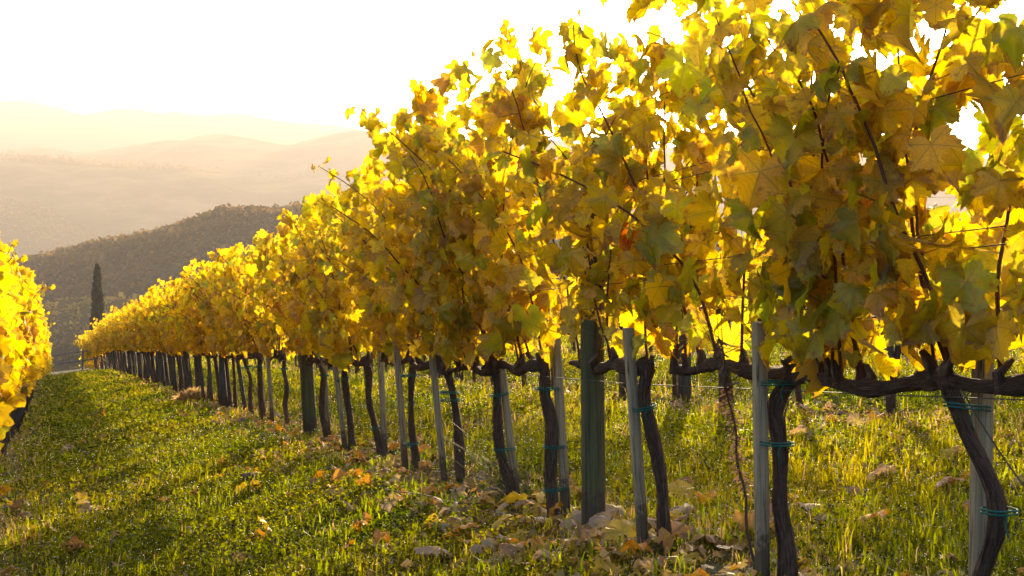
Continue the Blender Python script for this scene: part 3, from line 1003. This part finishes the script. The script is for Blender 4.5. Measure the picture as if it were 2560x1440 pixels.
# far vines: six proto vines copied down the rows
PROTO = [make_vine(300 + i, T_LO, False, ncane=9, fill=220, top=[1.88, 1.93, 1.84, 1.9, 1.86, 1.95][i]) for i in range(6)]
PROTO_SPARSE = [make_vine(330 + i, T_LO, False, ncane=5, fill=20, top=1.3) for i in range(4)]
PROTO_SECOND = [make_vine(340 + i, T_MID, False, ncane=6, fill=60, top=[1.35, 1.6, 1.3, 1.45, 1.4][i]) for i in range(5)]
PROTO_LEFT = [make_vine(360 + i, T_MID, False, ncane=4, fill=520, top=[2.0, 2.12, 2.05, 1.98][i], low=0.55) for i in range(4)]
PROTO_BUSH = [make_vine(350 + i, T_LO, False, ncane=9, fill=220, top=1.95, green=2.0, bush=0.2, low=0.15) for i in range(2)]
MID = [make_vine(370 + i, T_MID, False, ncane=9, fill=220, top=1.92 + 0.03 * i) for i in range(4)]
used = set()


def vine_copy(protos, k, y, label, group, i, tilt, sc=1.0):
    src = protos[i % len(protos)]
    o = src if src.name not in used else copy_tree(src)
    used.add(src.name)
    place(o, k, y, tilt, rng.normal(0, 0.03), 0, rng.normal(0, 0.06))
    o.scale = (sc, sc, sc * rng.uniform(0.95, 1.05))
    return tag(o, label, 'grape vine', group)


y, i = float(y_of_px(628)) + 0.80, 0
while y < 66:
    if y < float(y_of_px(562)):
        lab = 'yellow vine between the thin wavy trunk and the third round post'
    elif y < float(y_of_px(457)):
        lab = 'yellow vine between the third and fourth round posts'
    elif y < 45:
        lab = 'yellow vine in the crowded far part of the right-hand row'
    elif y < 61:
        lab = 'small golden vine near the far end of the right-hand row'
    else:
        lab = 'bushy greenish vine ending the right-hand row by the road'
    pr = PROTO_BUSH if y > 63 else (MID if y < 24 else PROTO)
    vine_copy(pr, 0, y, lab, G1 + (' at its end' if y > 61 else ''), i, -0.08 + rng.normal(0, 0.03))
    if y < 45:
        stake_obj(0.80, 0.045, False, 'thin far stake among the crowded trunks of the right-hand row', 'far stakes of the right-hand row', 0, y + rng.normal(0, 0.05), -0.09 + rng.normal(0, 0.03), rng.choice([-0.05, 0.05]))
    y += 0.78 + rng.normal(0, 0.05)
    i += 1

# left-hand row (its near face fills the left edge)
y, i = 6.0, 0
GL = 'vines of the left-hand row'
while y < 58:
    lab = 'golden sunlit vine in the near part of the left-hand row' if y < 16 else ('golden vine in the middle of the left-hand row' if y < 32 else 'small golden vine in the far half of the left-hand row')
    pr = PROTO_BUSH if y > 54 else PROTO_LEFT
    vine_copy(pr, -1, y, lab, GL, i, -0.02 + rng.normal(0, 0.03), 1.0)
    if 11 < y < 34:
        stake_obj(0.78, 0.045, False, 'thin dark stake under the left-hand row', 'stakes of the left-hand row', -1, y, -0.05 + rng.normal(0, 0.03), rng.choice([-0.05, 0.05]))
    y += 0.78 + rng.normal(0, 0.05)
    i += 1

# rows further up the slope, seen under and through the first row
for k, y0, y1, label, grp in ((1, 5.9, 36, 'vine in the row behind, seen under the yellow canopy', 'vines of the second row'), (2, 9.0, 34, 'vine in the third row up the slope, glimpsed between trunks', 'vines of the third row')):
    y, i = y0, 0
    while y < y1:
        pr = PROTO_SECOND if k == 1 else PROTO_SPARSE
        vine_copy(pr, k, y, label, grp, i + k, -0.05 + rng.normal(0, 0.05), 0.93 if k == 1 else 0.9)
        if k == 1 and y < 22 and i % 2 == 0:
            stake_obj(0.75, 0.045, False, 'grey stake in the row behind, seen between the front trunks', 'stakes of the second row', k, y, -0.05 + rng.normal(0, 0.03), rng.choice([-0.06, 0.06]))
        y += 0.8 + rng.normal(0, 0.05)
        i += 1
for yy in (9.9, 16.2, 22.4):
    post_obj(1, yy, 1.4, 0.05, -0.02, 'round grey post in the row behind, partly hidden by trunks', 'round posts of the second row', M_FARWOOD, 0, int(yy * 7))

# protos that were never placed are removed with their parts
for pr in PROTO + PROTO_SPARSE + PROTO_BUSH + MID + PROTO_SECOND + PROTO_LEFT:
    if pr.name not in used:
        for ch in list(pr.children):
            bpy.data.objects.remove(ch)
        bpy.data.objects.remove(pr)

# trellis wires: one object per wire
for k, hs, yend in ((0, (0.625, 0.98, 1.02, 1.30, 1.33, 1.62), 66), (-1, (0.64, 1.3), 58), (1, (0.62, 1.0), 36)):
    for j, h in enumerate(hs):
        yy = np.linspace(1.9 if k == 0 else 5, yend, 90)
        xx = row_x0(k) + ROW_DX * yy + (0.025 if j % 2 else -0.025) - 0.07 * h * (yy > 4.6)
        zz = ground_z(xx, yy) + h + 0.012 * np.sin(yy * 1.1 + j)
        mb = MB()
        tube(mb, np.stack([xx, yy, zz], 1), 0.0016, 5)
        row = {0: 'right-hand row', -1: 'left-hand row', 1: 'second row behind'}[k]
        hgt = 'along the woody arms' if h < 0.7 else f'about {"waist" if h < 1.1 else "chest" if h < 1.5 else "head"} high'
        tag(link('trellis_wire', mb.mesh('trellis_wire', M_WIRE)), f'thin taut grey wire {hgt} through the {row}', 'wire', 'trellis wires')

# ------------------------------------------------------------------ grass and low ground cover (stuff)
def in_view(x, y, mx=60):
    px = 1280 + F_PX * x / y
    py = 720 - F_PX * ground_z(x, y) / y
    lat = x - (X_ROW1 + ROW_DX * y)
    return (px > -mx) & (px < 2560 + mx) & (py < 1440 + 140) & (lat > -3.6) & (lat < 8.4)


def scatter(n, ymin, ymax, power, rs):
    """points over the visible ground, thinning with distance"""
    t = rs.uniform(size=n)
    e = 2 - power
    y = (ymin ** e + t * (ymax ** e - ymin ** e)) ** (1 / e)
    x = y * rs.uniform(-0.41, 0.41, n)
    ok = in_view(x, y)
    return x[ok], y[ok]


def lateral(x, y):
    l = x - (X_ROW1 + ROW_DX * y)
    return l - ROW_GAP * np.round(l / ROW_GAP)          # offset from the nearest row


def patch(x, y, s=1.0, o=0.0):
    return 0.5 + 0.25 * np.sin(1.9 * s * x + o + 1.3 * np.sin(0.8 * s * y)) + 0.25 * np.sin(1.3 * s * y - 0.7 * s * x + 2 * o)


rs = np.random.default_rng(77)
mb = MB()
# tufts of blades
tx, ty = scatter(66000, 3.4, 62, 1.62, rs)
keep = rs.uniform(size=len(tx)) < 0.30 + 0.8 * patch(tx, ty, 1.3) - 0.45 * np.exp(-(lateral(tx, ty) / 0.28) ** 2)
tx, ty = tx[keep], ty[keep]
nb = 7
bx = np.repeat(tx, nb) + rs.normal(0, 0.022, len(tx) * nb) * np.repeat((ty / 5) ** 0.6, nb)
by = np.repeat(ty, nb) + rs.normal(0, 0.022, len(tx) * nb) * np.repeat((ty / 5) ** 0.6, nb)
m = len(bx)
sc = np.clip((by / 5.0), 0.8, 12) ** 0.62
tall = np.repeat(rs.lognormal(0, 0.35, len(tx)), nb)
alley2 = (bx - (X_ROW1 + ROW_DX * by)) > 0.15
h = rs.uniform(0.03, 0.085, m) * tall * np.where(alley2, 0.85, 0.62) * np.clip(sc, 1, 1.6)
wd = rs.uniform(0.0016, 0.0034, m) * sc
ang = rs.uniform(0, 2 * math.pi, m)
outd = np.stack([np.cos(ang), np.sin(ang), np.zeros(m)], 1)
lean = rs.uniform(0.1, 0.75, m)[:, None]
base = np.stack([bx, by, gz(bx, by) - 0.004], 1)
sd = np.stack([-np.sin(ang + rs.normal(0, 0.5, m)), np.cos(ang), np.zeros(m)], 1) * wd[:, None]
mid = base + outd * lean * h[:, None] * 0.35 + np.array([0, 0, 1]) * h[:, None] * 0.6
tipp = base + outd * lean * h[:, None] + np.array([0, 0, 1]) * h[:, None] * (1 - 0.35 * lean)
v = np.stack([base - sd, base + sd, mid + sd * 0.8, mid - sd * 0.8, tipp], 1).reshape(-1, 3)
o = np.arange(m)[:, None] * 5
gp = patch(bx, by, 0.9, 1.0)
gcol = np.array([0.036, 0.056, 0.003])[None] * (1 - gp[:, None]) + np.array([0.120, 0.108, 0.006])[None] * gp[:, None]
dryp = 0.025 + 0.42 * np.exp(-(lateral(bx, by) / 0.33) ** 2)
isdry = rs.uniform(size=m) < dryp
gcol = np.where(isdry[:, None], np.array([0.15, 0.11, 0.040])[None], gcol) * rs.uniform(0.65, 1.35, (m, 1))
mb.add(v, o + np.array([3, 2, 4])[None], o + np.array([0, 1, 2, 3])[None], None, np.repeat(gcol, 5, 0))
tx, ty = scatter(1300, 3.6, 26, 1.5, rs)
nb = 9
bx, by = np.repeat(tx, nb) + rs.normal(0, 0.03, len(tx) * nb), np.repeat(ty, nb) + rs.normal(0, 0.03, len(tx) * nb)
m = len(bx)
h = rs.uniform(0.05, 0.12, m)
wd = rs.uniform(0.0025, 0.0045, m) * np.clip(by / 6, 1, 3) ** 0.6
ang = rs.uniform(0, 2 * math.pi, m)
outd = np.stack([np.cos(ang), np.sin(ang), np.zeros(m)], 1)
lean = rs.uniform(0.15, 0.9, m)[:, None]
base = np.stack([bx, by, gz(bx, by) - 0.004], 1)
sd = np.stack([-np.sin(ang), np.cos(ang), np.zeros(m)], 1) * wd[:, None]
p1 = base + outd * lean * h[:, None] * 0.3 + np.array([0, 0, 1]) * h[:, None] * 0.6
p2 = base + outd * lean * h[:, None] + np.array([0, 0, 1]) * h[:, None] * (1 - 0.5 * lean)
mb.add(np.stack([base - sd, base + sd, p1 + sd * 0.9, p1 - sd * 0.9, p2], 1).reshape(-1, 3), np.arange(m)[:, None] * 5 + np.array([3, 2, 4])[None], np.arange(m)[:, None] * 5 + np.array([0, 1, 2, 3])[None], None, np.repeat(np.array([0.065, 0.088, 0.004]) * rs.uniform(0.7, 1.4, (m, 1)), 5, 0))
tag(link('grass', mb.mesh('grass', M_GRASS, flat=True)), 'short dewy grass blades covering the vineyard alleys', 'grass', None, 'stuff')

# clover-like low plants
mb = MB()
x, y = scatter(340000, 3.4, 50, 1.7, rs)
keep = rs.uniform(size=len(x)) < np.clip(1.15 - 0.8 * patch(x, y, 1.1, 0.7), 0.1, 1) * (1 - 0.75 * np.exp(-(lateral(x, y) / 0.3) ** 2))
x, y = x[keep], y[keep]
m = len(x)
sc = np.clip(y / 5.0, 0.8, 12) ** 0.7
z = gz(x, y) + rs.uniform(0.006, 0.045, m) * (0.5 + patch(x, y, 3.0, 2.0)) * np.clip(sc, 1, 1.7)
s = rs.uniform(0.0045, 0.0090, m) * sc
nrm = np.stack([rs.normal(0, 0.5, m), rs.normal(-0.1, 0.5, m), np.ones(m)], 1)
nrm /= np.linalg.norm(nrm, axis=1)[:, None]
a = np.cross(nrm, rs.normal(size=(m, 3)))
a /= np.linalg.norm(a, axis=1)[:, None]
b_ = np.cross(nrm, a)
C = np.stack([x, y, z], 1)
a, b_ = a * s[:, None], b_ * s[:, None]
up = nrm * s[:, None] * 0.25
v = np.stack([C - a, C - 0.55 * a - 0.75 * b_, C + 0.5 * a - 0.8 * b_ + up, C + a + up, C + 0.5 * a + 0.8 * b_ + up, C - 0.55 * a + 0.75 * b_], 1).reshape(-1, 3)
o = np.arange(m)[:, None] * 6
f4 = np.concatenate([o + np.array([0, 1, 2, 3])[None], o + np.array([0, 3, 4, 5])[None]])
gp = patch(x, y, 2.0, 0.3)
ccol = (np.array([0.026, 0.046, 0.003])[None] * (1 - gp[:, None]) + np.array([0.082, 0.086, 0.004])[None] * gp[:, None]) * rs.uniform(0.6, 1.4, (m, 1))
mb.add(v, None, f4, None, np.repeat(ccol, 6, 0))
tag(link('clover', mb.mesh('clover', M_GRASS, flat=True)), 'low clover-like ground cover between the grass blades', 'ground cover', None, 'stuff')

# dew: tiny droplets on the blade tips, sun glint imitated by white colour
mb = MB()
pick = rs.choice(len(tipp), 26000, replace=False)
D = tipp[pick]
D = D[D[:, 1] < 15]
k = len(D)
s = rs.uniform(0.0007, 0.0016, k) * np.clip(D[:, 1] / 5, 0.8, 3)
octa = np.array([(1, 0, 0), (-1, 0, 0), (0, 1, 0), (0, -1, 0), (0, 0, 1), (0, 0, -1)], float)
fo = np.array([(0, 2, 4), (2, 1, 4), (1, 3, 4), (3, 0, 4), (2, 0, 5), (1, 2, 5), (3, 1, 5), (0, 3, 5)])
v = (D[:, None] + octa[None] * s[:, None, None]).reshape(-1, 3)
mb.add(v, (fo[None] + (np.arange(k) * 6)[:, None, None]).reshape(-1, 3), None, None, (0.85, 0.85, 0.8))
M_DEW = blade_material('white_dew_glint', 0.6, 0.3)
tag(link('dew', mb.mesh('dew', M_DEW)), 'fine dew drops with white-painted glints on the grass tips', 'dew', None, 'stuff')

# fine litter of broken leaves, under the rows
DRY = np.array([(0.33, 0.22, 0.14), (0.38, 0.27, 0.18), (0.26, 0.14, 0.06), (0.40, 0.17, 0.03), (0.45, 0.26, 0.03), (0.20, 0.11, 0.06)])


def lie(mb, x, y, size, cols, templ, rs, lift=0.015, tiltz=0.5):
    n = len(x)
    pos = np.stack([x, y, gz(x, y) + lift + rs.uniform(0, 0.025, n)], 1)
    nrm = np.stack([rs.normal(0, tiltz, n), rs.normal(0, tiltz, n), np.ones(n)], 1)
    tip = rs.normal(size=(n, 3)) * np.array([1, 1, 0.1])
    put_leaves(mb, templ, pos, tip, nrm, size, cols, rs.uniform(size=n), rs)


x, y = scatter(17000, 3.4, 45, 1.5, rs)
pl = 0.05 + 0.9 * np.exp(-((lateral(x, y) + 0.1) / 0.42) ** 2)
kp = rs.uniform(size=len(x)) < pl
x, y = x[kp], y[kp]
mb = MB()
CRUMPLE = [leaf_template(15, (0.5, 0.2, 0.4, p, 0.2), False, rl) for p in range(5)]
lie(mb, x, y, rs.uniform(0.035, 0.09, len(x)) * np.clip(y / 6, 1, 3) ** 0.5, DRY[rs.integers(0, 6, len(x))] * rs.uniform(0.6, 1.2, (len(x), 1)), CRUMPLE, rs, 0.012, 0.6)
tag(link('leaf_litter', mb.mesh('leaf_litter', M_DRY)), 'small broken brown leaf litter under the vine rows', 'litter', None, 'stuff')

# ------------------------------------------------------------------ fallen leaves one can count
FALL = []
FCOL = {'tan': (0.36, 0.25, 0.165), 'orange': (0.50, 0.20, 0.025), 'brown': (0.24, 0.12, 0.06), 'yellow': (0.50, 0.33, 0.03)}
KINDS_F = ['tan', 'tan', 'tan', 'brown', 'orange', 'yellow']
for j, kd in enumerate(KINDS_F * 2):
    T = leaf_template(45, (rl.uniform(0.5, 1.1), rl.uniform(-0.4, 0.9), rl.uniform(0.25, 0.5), rl.uniform(0, 6), rl.uniform(-0.2, 0.4)), True, rl)
    mb = MB()
    put_leaves(mb, [T], np.zeros((1, 3)), np.array([[0, 1.0, 0]]), np.array([[0, 0, 1.0]]), np.array([0.15]), np.array([FCOL[kd]]), np.array([rl.uniform()]), rl)
    FALL.append((kd, mb.mesh('fallen_leaf', M_DRY)))


def drop(px, py, kind, size, label, group=None, up=0.055, flip=None):
    # meet the ground plane along the pixel's ray
    dx, dz = (px - 1280) / F_PX, -(py - 720) / F_PX
    y = 1.0 / (-dz + 0.1228 * dx - 0.0025)
    x = dx * y
    opts = [q for q in FALL if q[0] == kind]
    o = link('fallen_leaf', opts[rng.integers(0, len(opts))][1])
    o.location = (x, y, float(gz(x, y)) + up)
    o.rotation_euler = (rng.normal(0, 0.45), rng.normal(0, 0.45), rng.uniform(0, 6.28))
    o.scale = (size * 0.88 / 0.15,) * 3
    return tag(o, label, 'fallen leaf', group)


NAMED = [
    (905, 1340, 'orange', 0.11, 'bright orange fallen leaf glowing in the grass of the left alley'),
    (1135, 1305, 'tan', 0.17, 'large curled tan leaf with a folded edge, left of the green post foot'),
    (1195, 1285, 'tan', 0.13, 'upright pale tan leaf beside the large curled one'),
    (1310, 1285, 'tan', 0.14, 'pale tan leaf standing on edge left of the green post foot'),
    (1115, 1345, 'tan', 0.13, 'flat pale leaf with lobed edge sunk in clover'),
    (1100, 1415, 'tan', 0.17, 'greyish tan lobed leaf at the bottom in dark clover'),
    (1425, 1335, 'tan', 0.15, 'pale tented leaf at the foot of the green post'),
    (1525, 1350, 'tan', 0.16, 'buff leaf standing right of the green post foot'),
    (1555, 1385, 'yellow', 0.14, 'large yellowish leaf lying right of the green post'),
    (1700, 1265, 'yellow', 0.14, 'yellow-buff leaf propped by the second stake trunk'),
    (1715, 1315, 'tan', 0.16, 'wide tan leaf right of the stake beyond the green post'),
    (1690, 1235, 'brown', 0.12, 'rusty leaf upright in the bright grass behind the stake'),
    (2010, 1305, 'tan', 0.15, 'curled pinkish tan leaf between the two right stakes'),
    (2185, 1345, 'orange', 0.13, 'orange-brown leaf in the sunlit grass at right'),
    (2005, 1035, 'brown', 0.14, 'dark rust leaf standing by the second trunk from the right'),
    (2145, 1080, 'tan', 0.16, 'pale crumpled leaf at the foot of the grey stake in the row behind'),
    (2185, 1072, 'orange', 0.11, 'glowing red-orange leaf by the grey stake in the row behind'),
    (2025, 1118, 'tan', 0.14, 'long tan curled leaf in the grass between rows'),
    (2470, 1075, 'yellow', 0.15, 'buff ragged leaf on the shaded ground right of the crooked vine'),
    (2215, 1215, 'tan', 0.13, 'pale leaf half sunk in the brightest grass'),
    (975, 1228, 'tan', 0.17, 'smooth pinkish tan leaf curved like a shell under the row'),
    (885, 1215, 'orange', 0.15, 'large yellow-orange leaf leaning under the row'),
    (690, 1185, 'tan', 0.18, 'pair-like pale leaf with turned edge near the stone'),
    (640, 1150, 'tan', 0.15, 'pale curled leaf behind the brown stone'),
    (785, 1215, 'orange', 0.14, 'orange leaf among tan litter near the second round post'),
    (840, 1250, 'tan', 0.13, 'pale leaf on dark clover left of the row'),
    (765, 1160, 'brown', 0.14, 'rusty leaf at the foot of the second round post'),
    (185, 1268, 'tan', 0.15, 'pale curled leaf with a dark hollow on the left grass'),
    (228, 1288, 'tan', 0.16, 'pinkish upright leaf on the left grass'),
    (165, 1145, 'tan', 0.15, 'tan leaf in the left alley, farther back'),
    (210, 1150, 'tan', 0.12, 'pale leaf beside the tan leaf in the left alley'),
    (180, 1215, 'orange', 0.11, 'small orange leaf in the left alley grass'),
    (665, 1355, 'yellow', 0.13, 'yellow-brown leaf glowing in the foreground clover'),
    (170, 1390, 'brown', 0.13, 'ragged brown leaf near the bottom left'),
    (870, 1410, 'orange', 0.10, 'small pale-orange leaf at the bottom of the alley'),
    (1295, 1415, 'brown', 0.13, 'dull red-brown leaf at the bottom in the clover'),
    (1940, 1345, 'brown', 0.12, 'brown leaf against the foot of the second square stake'),
    (2350, 1250, 'brown', 0.12, 'russet leaf in the sunlit grass left of the crooked vine'),
    (10, 1250, 'orange', 0.12, 'orange-pink leaf at the left edge'),
    (30, 1290, 'brown', 0.14, 'dark red leaf at the bottom left edge')]
for (px, py, kd, s, lab) in NAMED:
    drop(px, py, kd, s, lab)
rf = np.random.default_rng(5)
cnt = 0
while cnt < 255:
    yy = 4.4 * (20 / 4.4) ** rf.uniform()
    lat = rf.choice([0, 0, 0, 0, 0, 1, -0.55, 0.5]) * ROW_GAP + rf.normal(-0.2, 0.32)
    xx = X_ROW1 + ROW_DX * yy + lat
    zz = float(gz(xx, yy))
    px, py = 1280 + F_PX * xx / yy, 720 - F_PX * zz / yy
    if not (0 < px < 2560 and 900 < py < 1440):
        continue
    kd = rf.choice(['tan', 'tan', 'brown', 'brown', 'orange', 'orange', 'yellow'])
    zone = 'under the right-hand row' if abs(lat) < 0.75 else ('on the grass of the left alley' if lat < 0 else 'in the grass behind the right-hand row')
    drop(px, py, kd, rf.uniform(0.07, 0.14), f'small crumpled {kd} leaf among others {zone}', f'{kd} leaves fallen {zone}', rf.uniform(0.035, 0.06))
    cnt += 1

# ------------------------------------------------------------------ stone, clod, weeds, hanging wire
def lump(px, py, size, seed, name, label, cat, mat=M_STONE):
    rs = np.random.default_rng(seed)
    dx, dz = (px - 1280) / F_PX, -(py - 720) / F_PX
    y = 1.0 / (-dz + 0.1228 * dx - 0.0025)
    x = dx * y
    nu, nv = 14, 9
    A, B = np.meshgrid(np.linspace(0, 2 * math.pi, nu, endpoint=False), np.linspace(0.02, math.pi - 0.02, nv))
    d = np.stack([np.sin(B) * np.cos(A), np.sin(B) * np.sin(A), np.cos(B)], -1).reshape(-1, 3)
    # cut the ball with a few planes: a broken block
    r = np.full(len(d), 1.0)
    for _ in range(9):
        nn = rs.normal(size=3)
        nn /= np.linalg.norm(nn)
        t = d @ nn
        r = np.where(t > 0.15, np.minimum(r, rs.uniform(0.55, 0.8) / np.maximum(t, 1e-3)), r)
    v = d * r[:, None] * np.array(size)
    f = []
    for i in range(nv - 1):
        for j in range(nu):
            f.append((i * nu + j, i * nu + (j + 1) % nu, (i + 1) * nu + (j + 1) % nu, (i + 1) * nu + j))
    mb = MB()
    mb.add(v, None, np.array(f)[:, ::-1])
    o = link(name, mb.mesh(name, mat, flat=True), None, (x, y, float(gz(x, y)) + size[2] * 0.4), (0, 0, rs.uniform(0, 3)))
    return tag(o, label, cat)


lump(617, 1212, (0.085, 0.07, 0.07), 3, 'stone', 'angular brown stone sitting in the clover of the alley', 'stone')
lump(540, 1222, (0.10, 0.06, 0.035), 8, 'earth_clod', 'flat dark earth clod left of the angular brown stone', 'clod')
lump(605, 1065, (0.10, 0.07, 0.05), 9, 'earth_clod', 'dark earth clod by the trunks under the right-hand row', 'clod')


def plant_root(px, py):
    dx, dz = (px - 1280) / F_PX, -(py - 720) / F_PX
    y = 1.0 / (-dz + 0.1228 * dx - 0.0025)
    return np.array([dx * y, y, float(gz(dx * y, y))])


# tall dry weed, dark against the bright grass
rs = np.random.default_rng(91)
b0 = plant_root(1885, 1475)
root = link('dry_weed', None, None, tuple(b0))
tag(root, 'tall dry dark weed stalk between the two right stakes', 'weed')
mb = MB()
hts = np.linspace(0, 0.74, 16)
st = np.stack([-0.10 * (hts / 0.74) ** 1.2 + 0.006 * np.sin(hts * 30), 0.05 * hts, hts], 1)
tube(mb, st, np.linspace(0.0055, 0.002, 16), 6)
link('stem', mb.mesh('weed_stem', M_STEM), root)
mb = MB()
for _ in range(240):
    t = rs.uniform(0.35, 1.0)
    p_ = np.array([np.interp(t, hts / 0.74, st[:, a]) for a in range(3)])
    d = rs.normal(size=3) * np.array([1, 1, 0.5]) + np.array([0, 0, -0.5])
    d /= np.linalg.norm(d)
    ln = rs.uniform(0.012, 0.035) * (1.5 if t > 0.8 else 1)
    w_ = np.cross(d, rs.normal(size=3))
    w_ = w_ / np.linalg.norm(w_) * 0.0028
    mb.add([p_ - w_, p_ + w_, p_ + d * ln + w_ * 0.8, p_ + d * ln * 1.1 - w_], None, [(0, 1, 2, 3)], None, np.array([0.09, 0.06, 0.03]) * rs.uniform(0.6, 1.5))
for _ in range(30):
    p_ = st[rs.integers(9, 16)]
    d = np.array([rs.normal(0, 1), rs.normal(0, 1), 0.9])
    d /= np.linalg.norm(d)
    tube(mb, [p_, p_ + d * 0.05, p_ + d * 0.10 + np.array([0, 0, 0.02])], 0.0009, 4, c=(0.09, 0.06, 0.035), cap=False)
link('dry_leaves', mb.mesh('weed_leaves', M_TWIG, flat=True), root)

# wispy broom-like weed under the row
for n_, (px, py, cnt_, lab) in enumerate([(1300, 1250, 46, 'wispy green weed with long arching bare stems under the row'), (590, 1075, 9, 'few straw-coloured arching stems by the trunks, left of the second post'), (2440, 1010, 10, 'curled dry twiggy weed by the grey stake behind the crooked vine')]):
    rs = np.random.default_rng(95 + n_)
    b0 = plant_root(px, py)
    mb = MB()
    for _ in range(cnt_):
        a = rs.uniform(0, 2 * math.pi)
        if n_ == 0:
            a = rs.normal(math.pi, 0.8)
        ln = rs.uniform(0.3, 0.62) * (0.7 if n_ else 1)
        e = rs.uniform(0.35, 1.2)
        d = np.array([math.cos(a) * math.cos(e), math.sin(a) * math.cos(e), math.sin(e)])
        s0 = np.array([rs.normal(0, 0.05), rs.normal(0, 0.05), 0])
        pts = [s0 + d * ln * q + np.array([0, 0, -0.12 * ln * q * q]) + rs.normal(0, 0.006, 3) * (q > 0) for q in np.linspace(0, 1, 7)]
        col = np.array([0.075, 0.085, 0.02]) * rs.uniform(0.7, 1.5) if n_ == 0 else np.array([0.16, 0.12, 0.05]) * rs.uniform(0.7, 1.4)
        tube(mb, pts, np.linspace(0.0018, 0.0008, 7), 4, c=col, cap=False)
        for q in (3, 4, 5, 6):
            dd = rs.normal(size=3)
            dd /= np.linalg.norm(dd)
            tube(mb, [pts[q], pts[q] + dd * rs.uniform(0.02, 0.06)], 0.0008, 3, c=col, cap=False)
    o = link('wispy_weed', mb.mesh('wispy_weed', M_TWIG), None, tuple(b0))
    tag(o, lab, 'weed')

# dry tuft beside the fourth post
rs = np.random.default_rng(99)
b0 = plant_root(492, 1005)
mb = MB()
k = 900
a, e = rs.uniform(0, 2 * math.pi, k), rs.uniform(0.2, 1.5, k)
d = np.stack([np.cos(a) * np.cos(e), np.sin(a) * np.cos(e), np.sin(e)], 1)
ln = rs.uniform(0.12, 0.34, k)[:, None]
b1 = rs.normal(0, 0.05, (k, 3)) * np.array([1, 1, 0])
w_ = np.cross(d, rs.normal(size=(k, 3))) * 0.004
t1 = b1 + d * ln + np.array([0, 0, -0.25]) * ln * ln * 3
v = np.stack([b1 - w_, b1 + w_, b1 + d * ln * 0.6 + w_ * 0.7, t1], 1).reshape(-1, 3)
col = np.array([0.17, 0.13, 0.055]) * rs.uniform(0.5, 1.4, (k, 1))
mb.add(v, None, np.arange(k * 4).reshape(-1, 4), None, np.repeat(col, 4, 0))
tag(link('grass_tuft', mb.mesh('grass_tuft', M_GRASS, flat=True), None, tuple(b0)), 'dry straw-coloured tuft beside the fourth round post', 'grass tuft')

# dark guy wire slanting down at the right edge
pA, pB = at_px(2372, 915, 3.15), at_px(2620, 1290, 2.75)
mb = MB()
q = np.linspace(0, 1, 14)[:, None]
tube(mb, pA * (1 - q) + pB * q + np.array([0, 0, -0.02]) * (4 * q * (1 - q)), 0.0022, 5)
tag(link('guy_wire', mb.mesh('guy_wire', M_WIRE)), 'dark thin wire slanting down to the right behind the nearest vine', 'wire')
# fallen thin twig lying across the clover
pts = [plant_root(960, 1250), plant_root(1060, 1268), plant_root(1130, 1285), plant_root(1230, 1292)]
mb = MB()
tube(mb, np.array(pts) + np.array([0, 0, 0.05]), 0.003, 5)
tag(link('twig', mb.mesh('fallen_twig', M_STEM)), 'long dark twig lying across the clover left of the green post', 'twig')
pts = [plant_root(-20, 1235), plant_root(35, 1195), plant_root(80, 1165), plant_root(140, 1172)]
mb = MB()
tube(mb, np.array(pts) + np.array([0, 0, 0.06]), 0.0035, 5)
tag(link('twig', mb.mesh('fallen_twig', M_STEM)), 'dark arching twig on the grass at the left edge', 'twig')

# ------------------------------------------------------------------ haze: the morning air in the valley
m, nt, out = new_mat('morning_haze')
pv = N(nt, 'ShaderNodeVolumePrincipled', inp={'Density': 0.00062, 'Anisotropy': 0.2, 'Color': (0.515, 0.485, 0.455, 1)})
nt.links.new(pv.outputs[0], out.inputs['Volume'])
m.cycles.homogeneous_volume = True
mb = MB()
x0, x1, y0, y1, z0, z1 = -1500, 1600, -40, 3150, -60, 372
v = [(x0, y0, z0), (x1, y0, z0), (x1, y1, z0), (x0, y1, z0), (x0, y0, z1), (x1, y0, z1), (x1, y1, z1), (x0, y1, z1)]
mb.add(v, None, [(0, 3, 2, 1), (4, 5, 6, 7), (0, 1, 5, 4), (1, 2, 6, 5), (2, 3, 7, 6), (3, 0, 4, 7)])
tag(link('haze', mb.mesh('haze', m, flat=True)), kind='stuff')
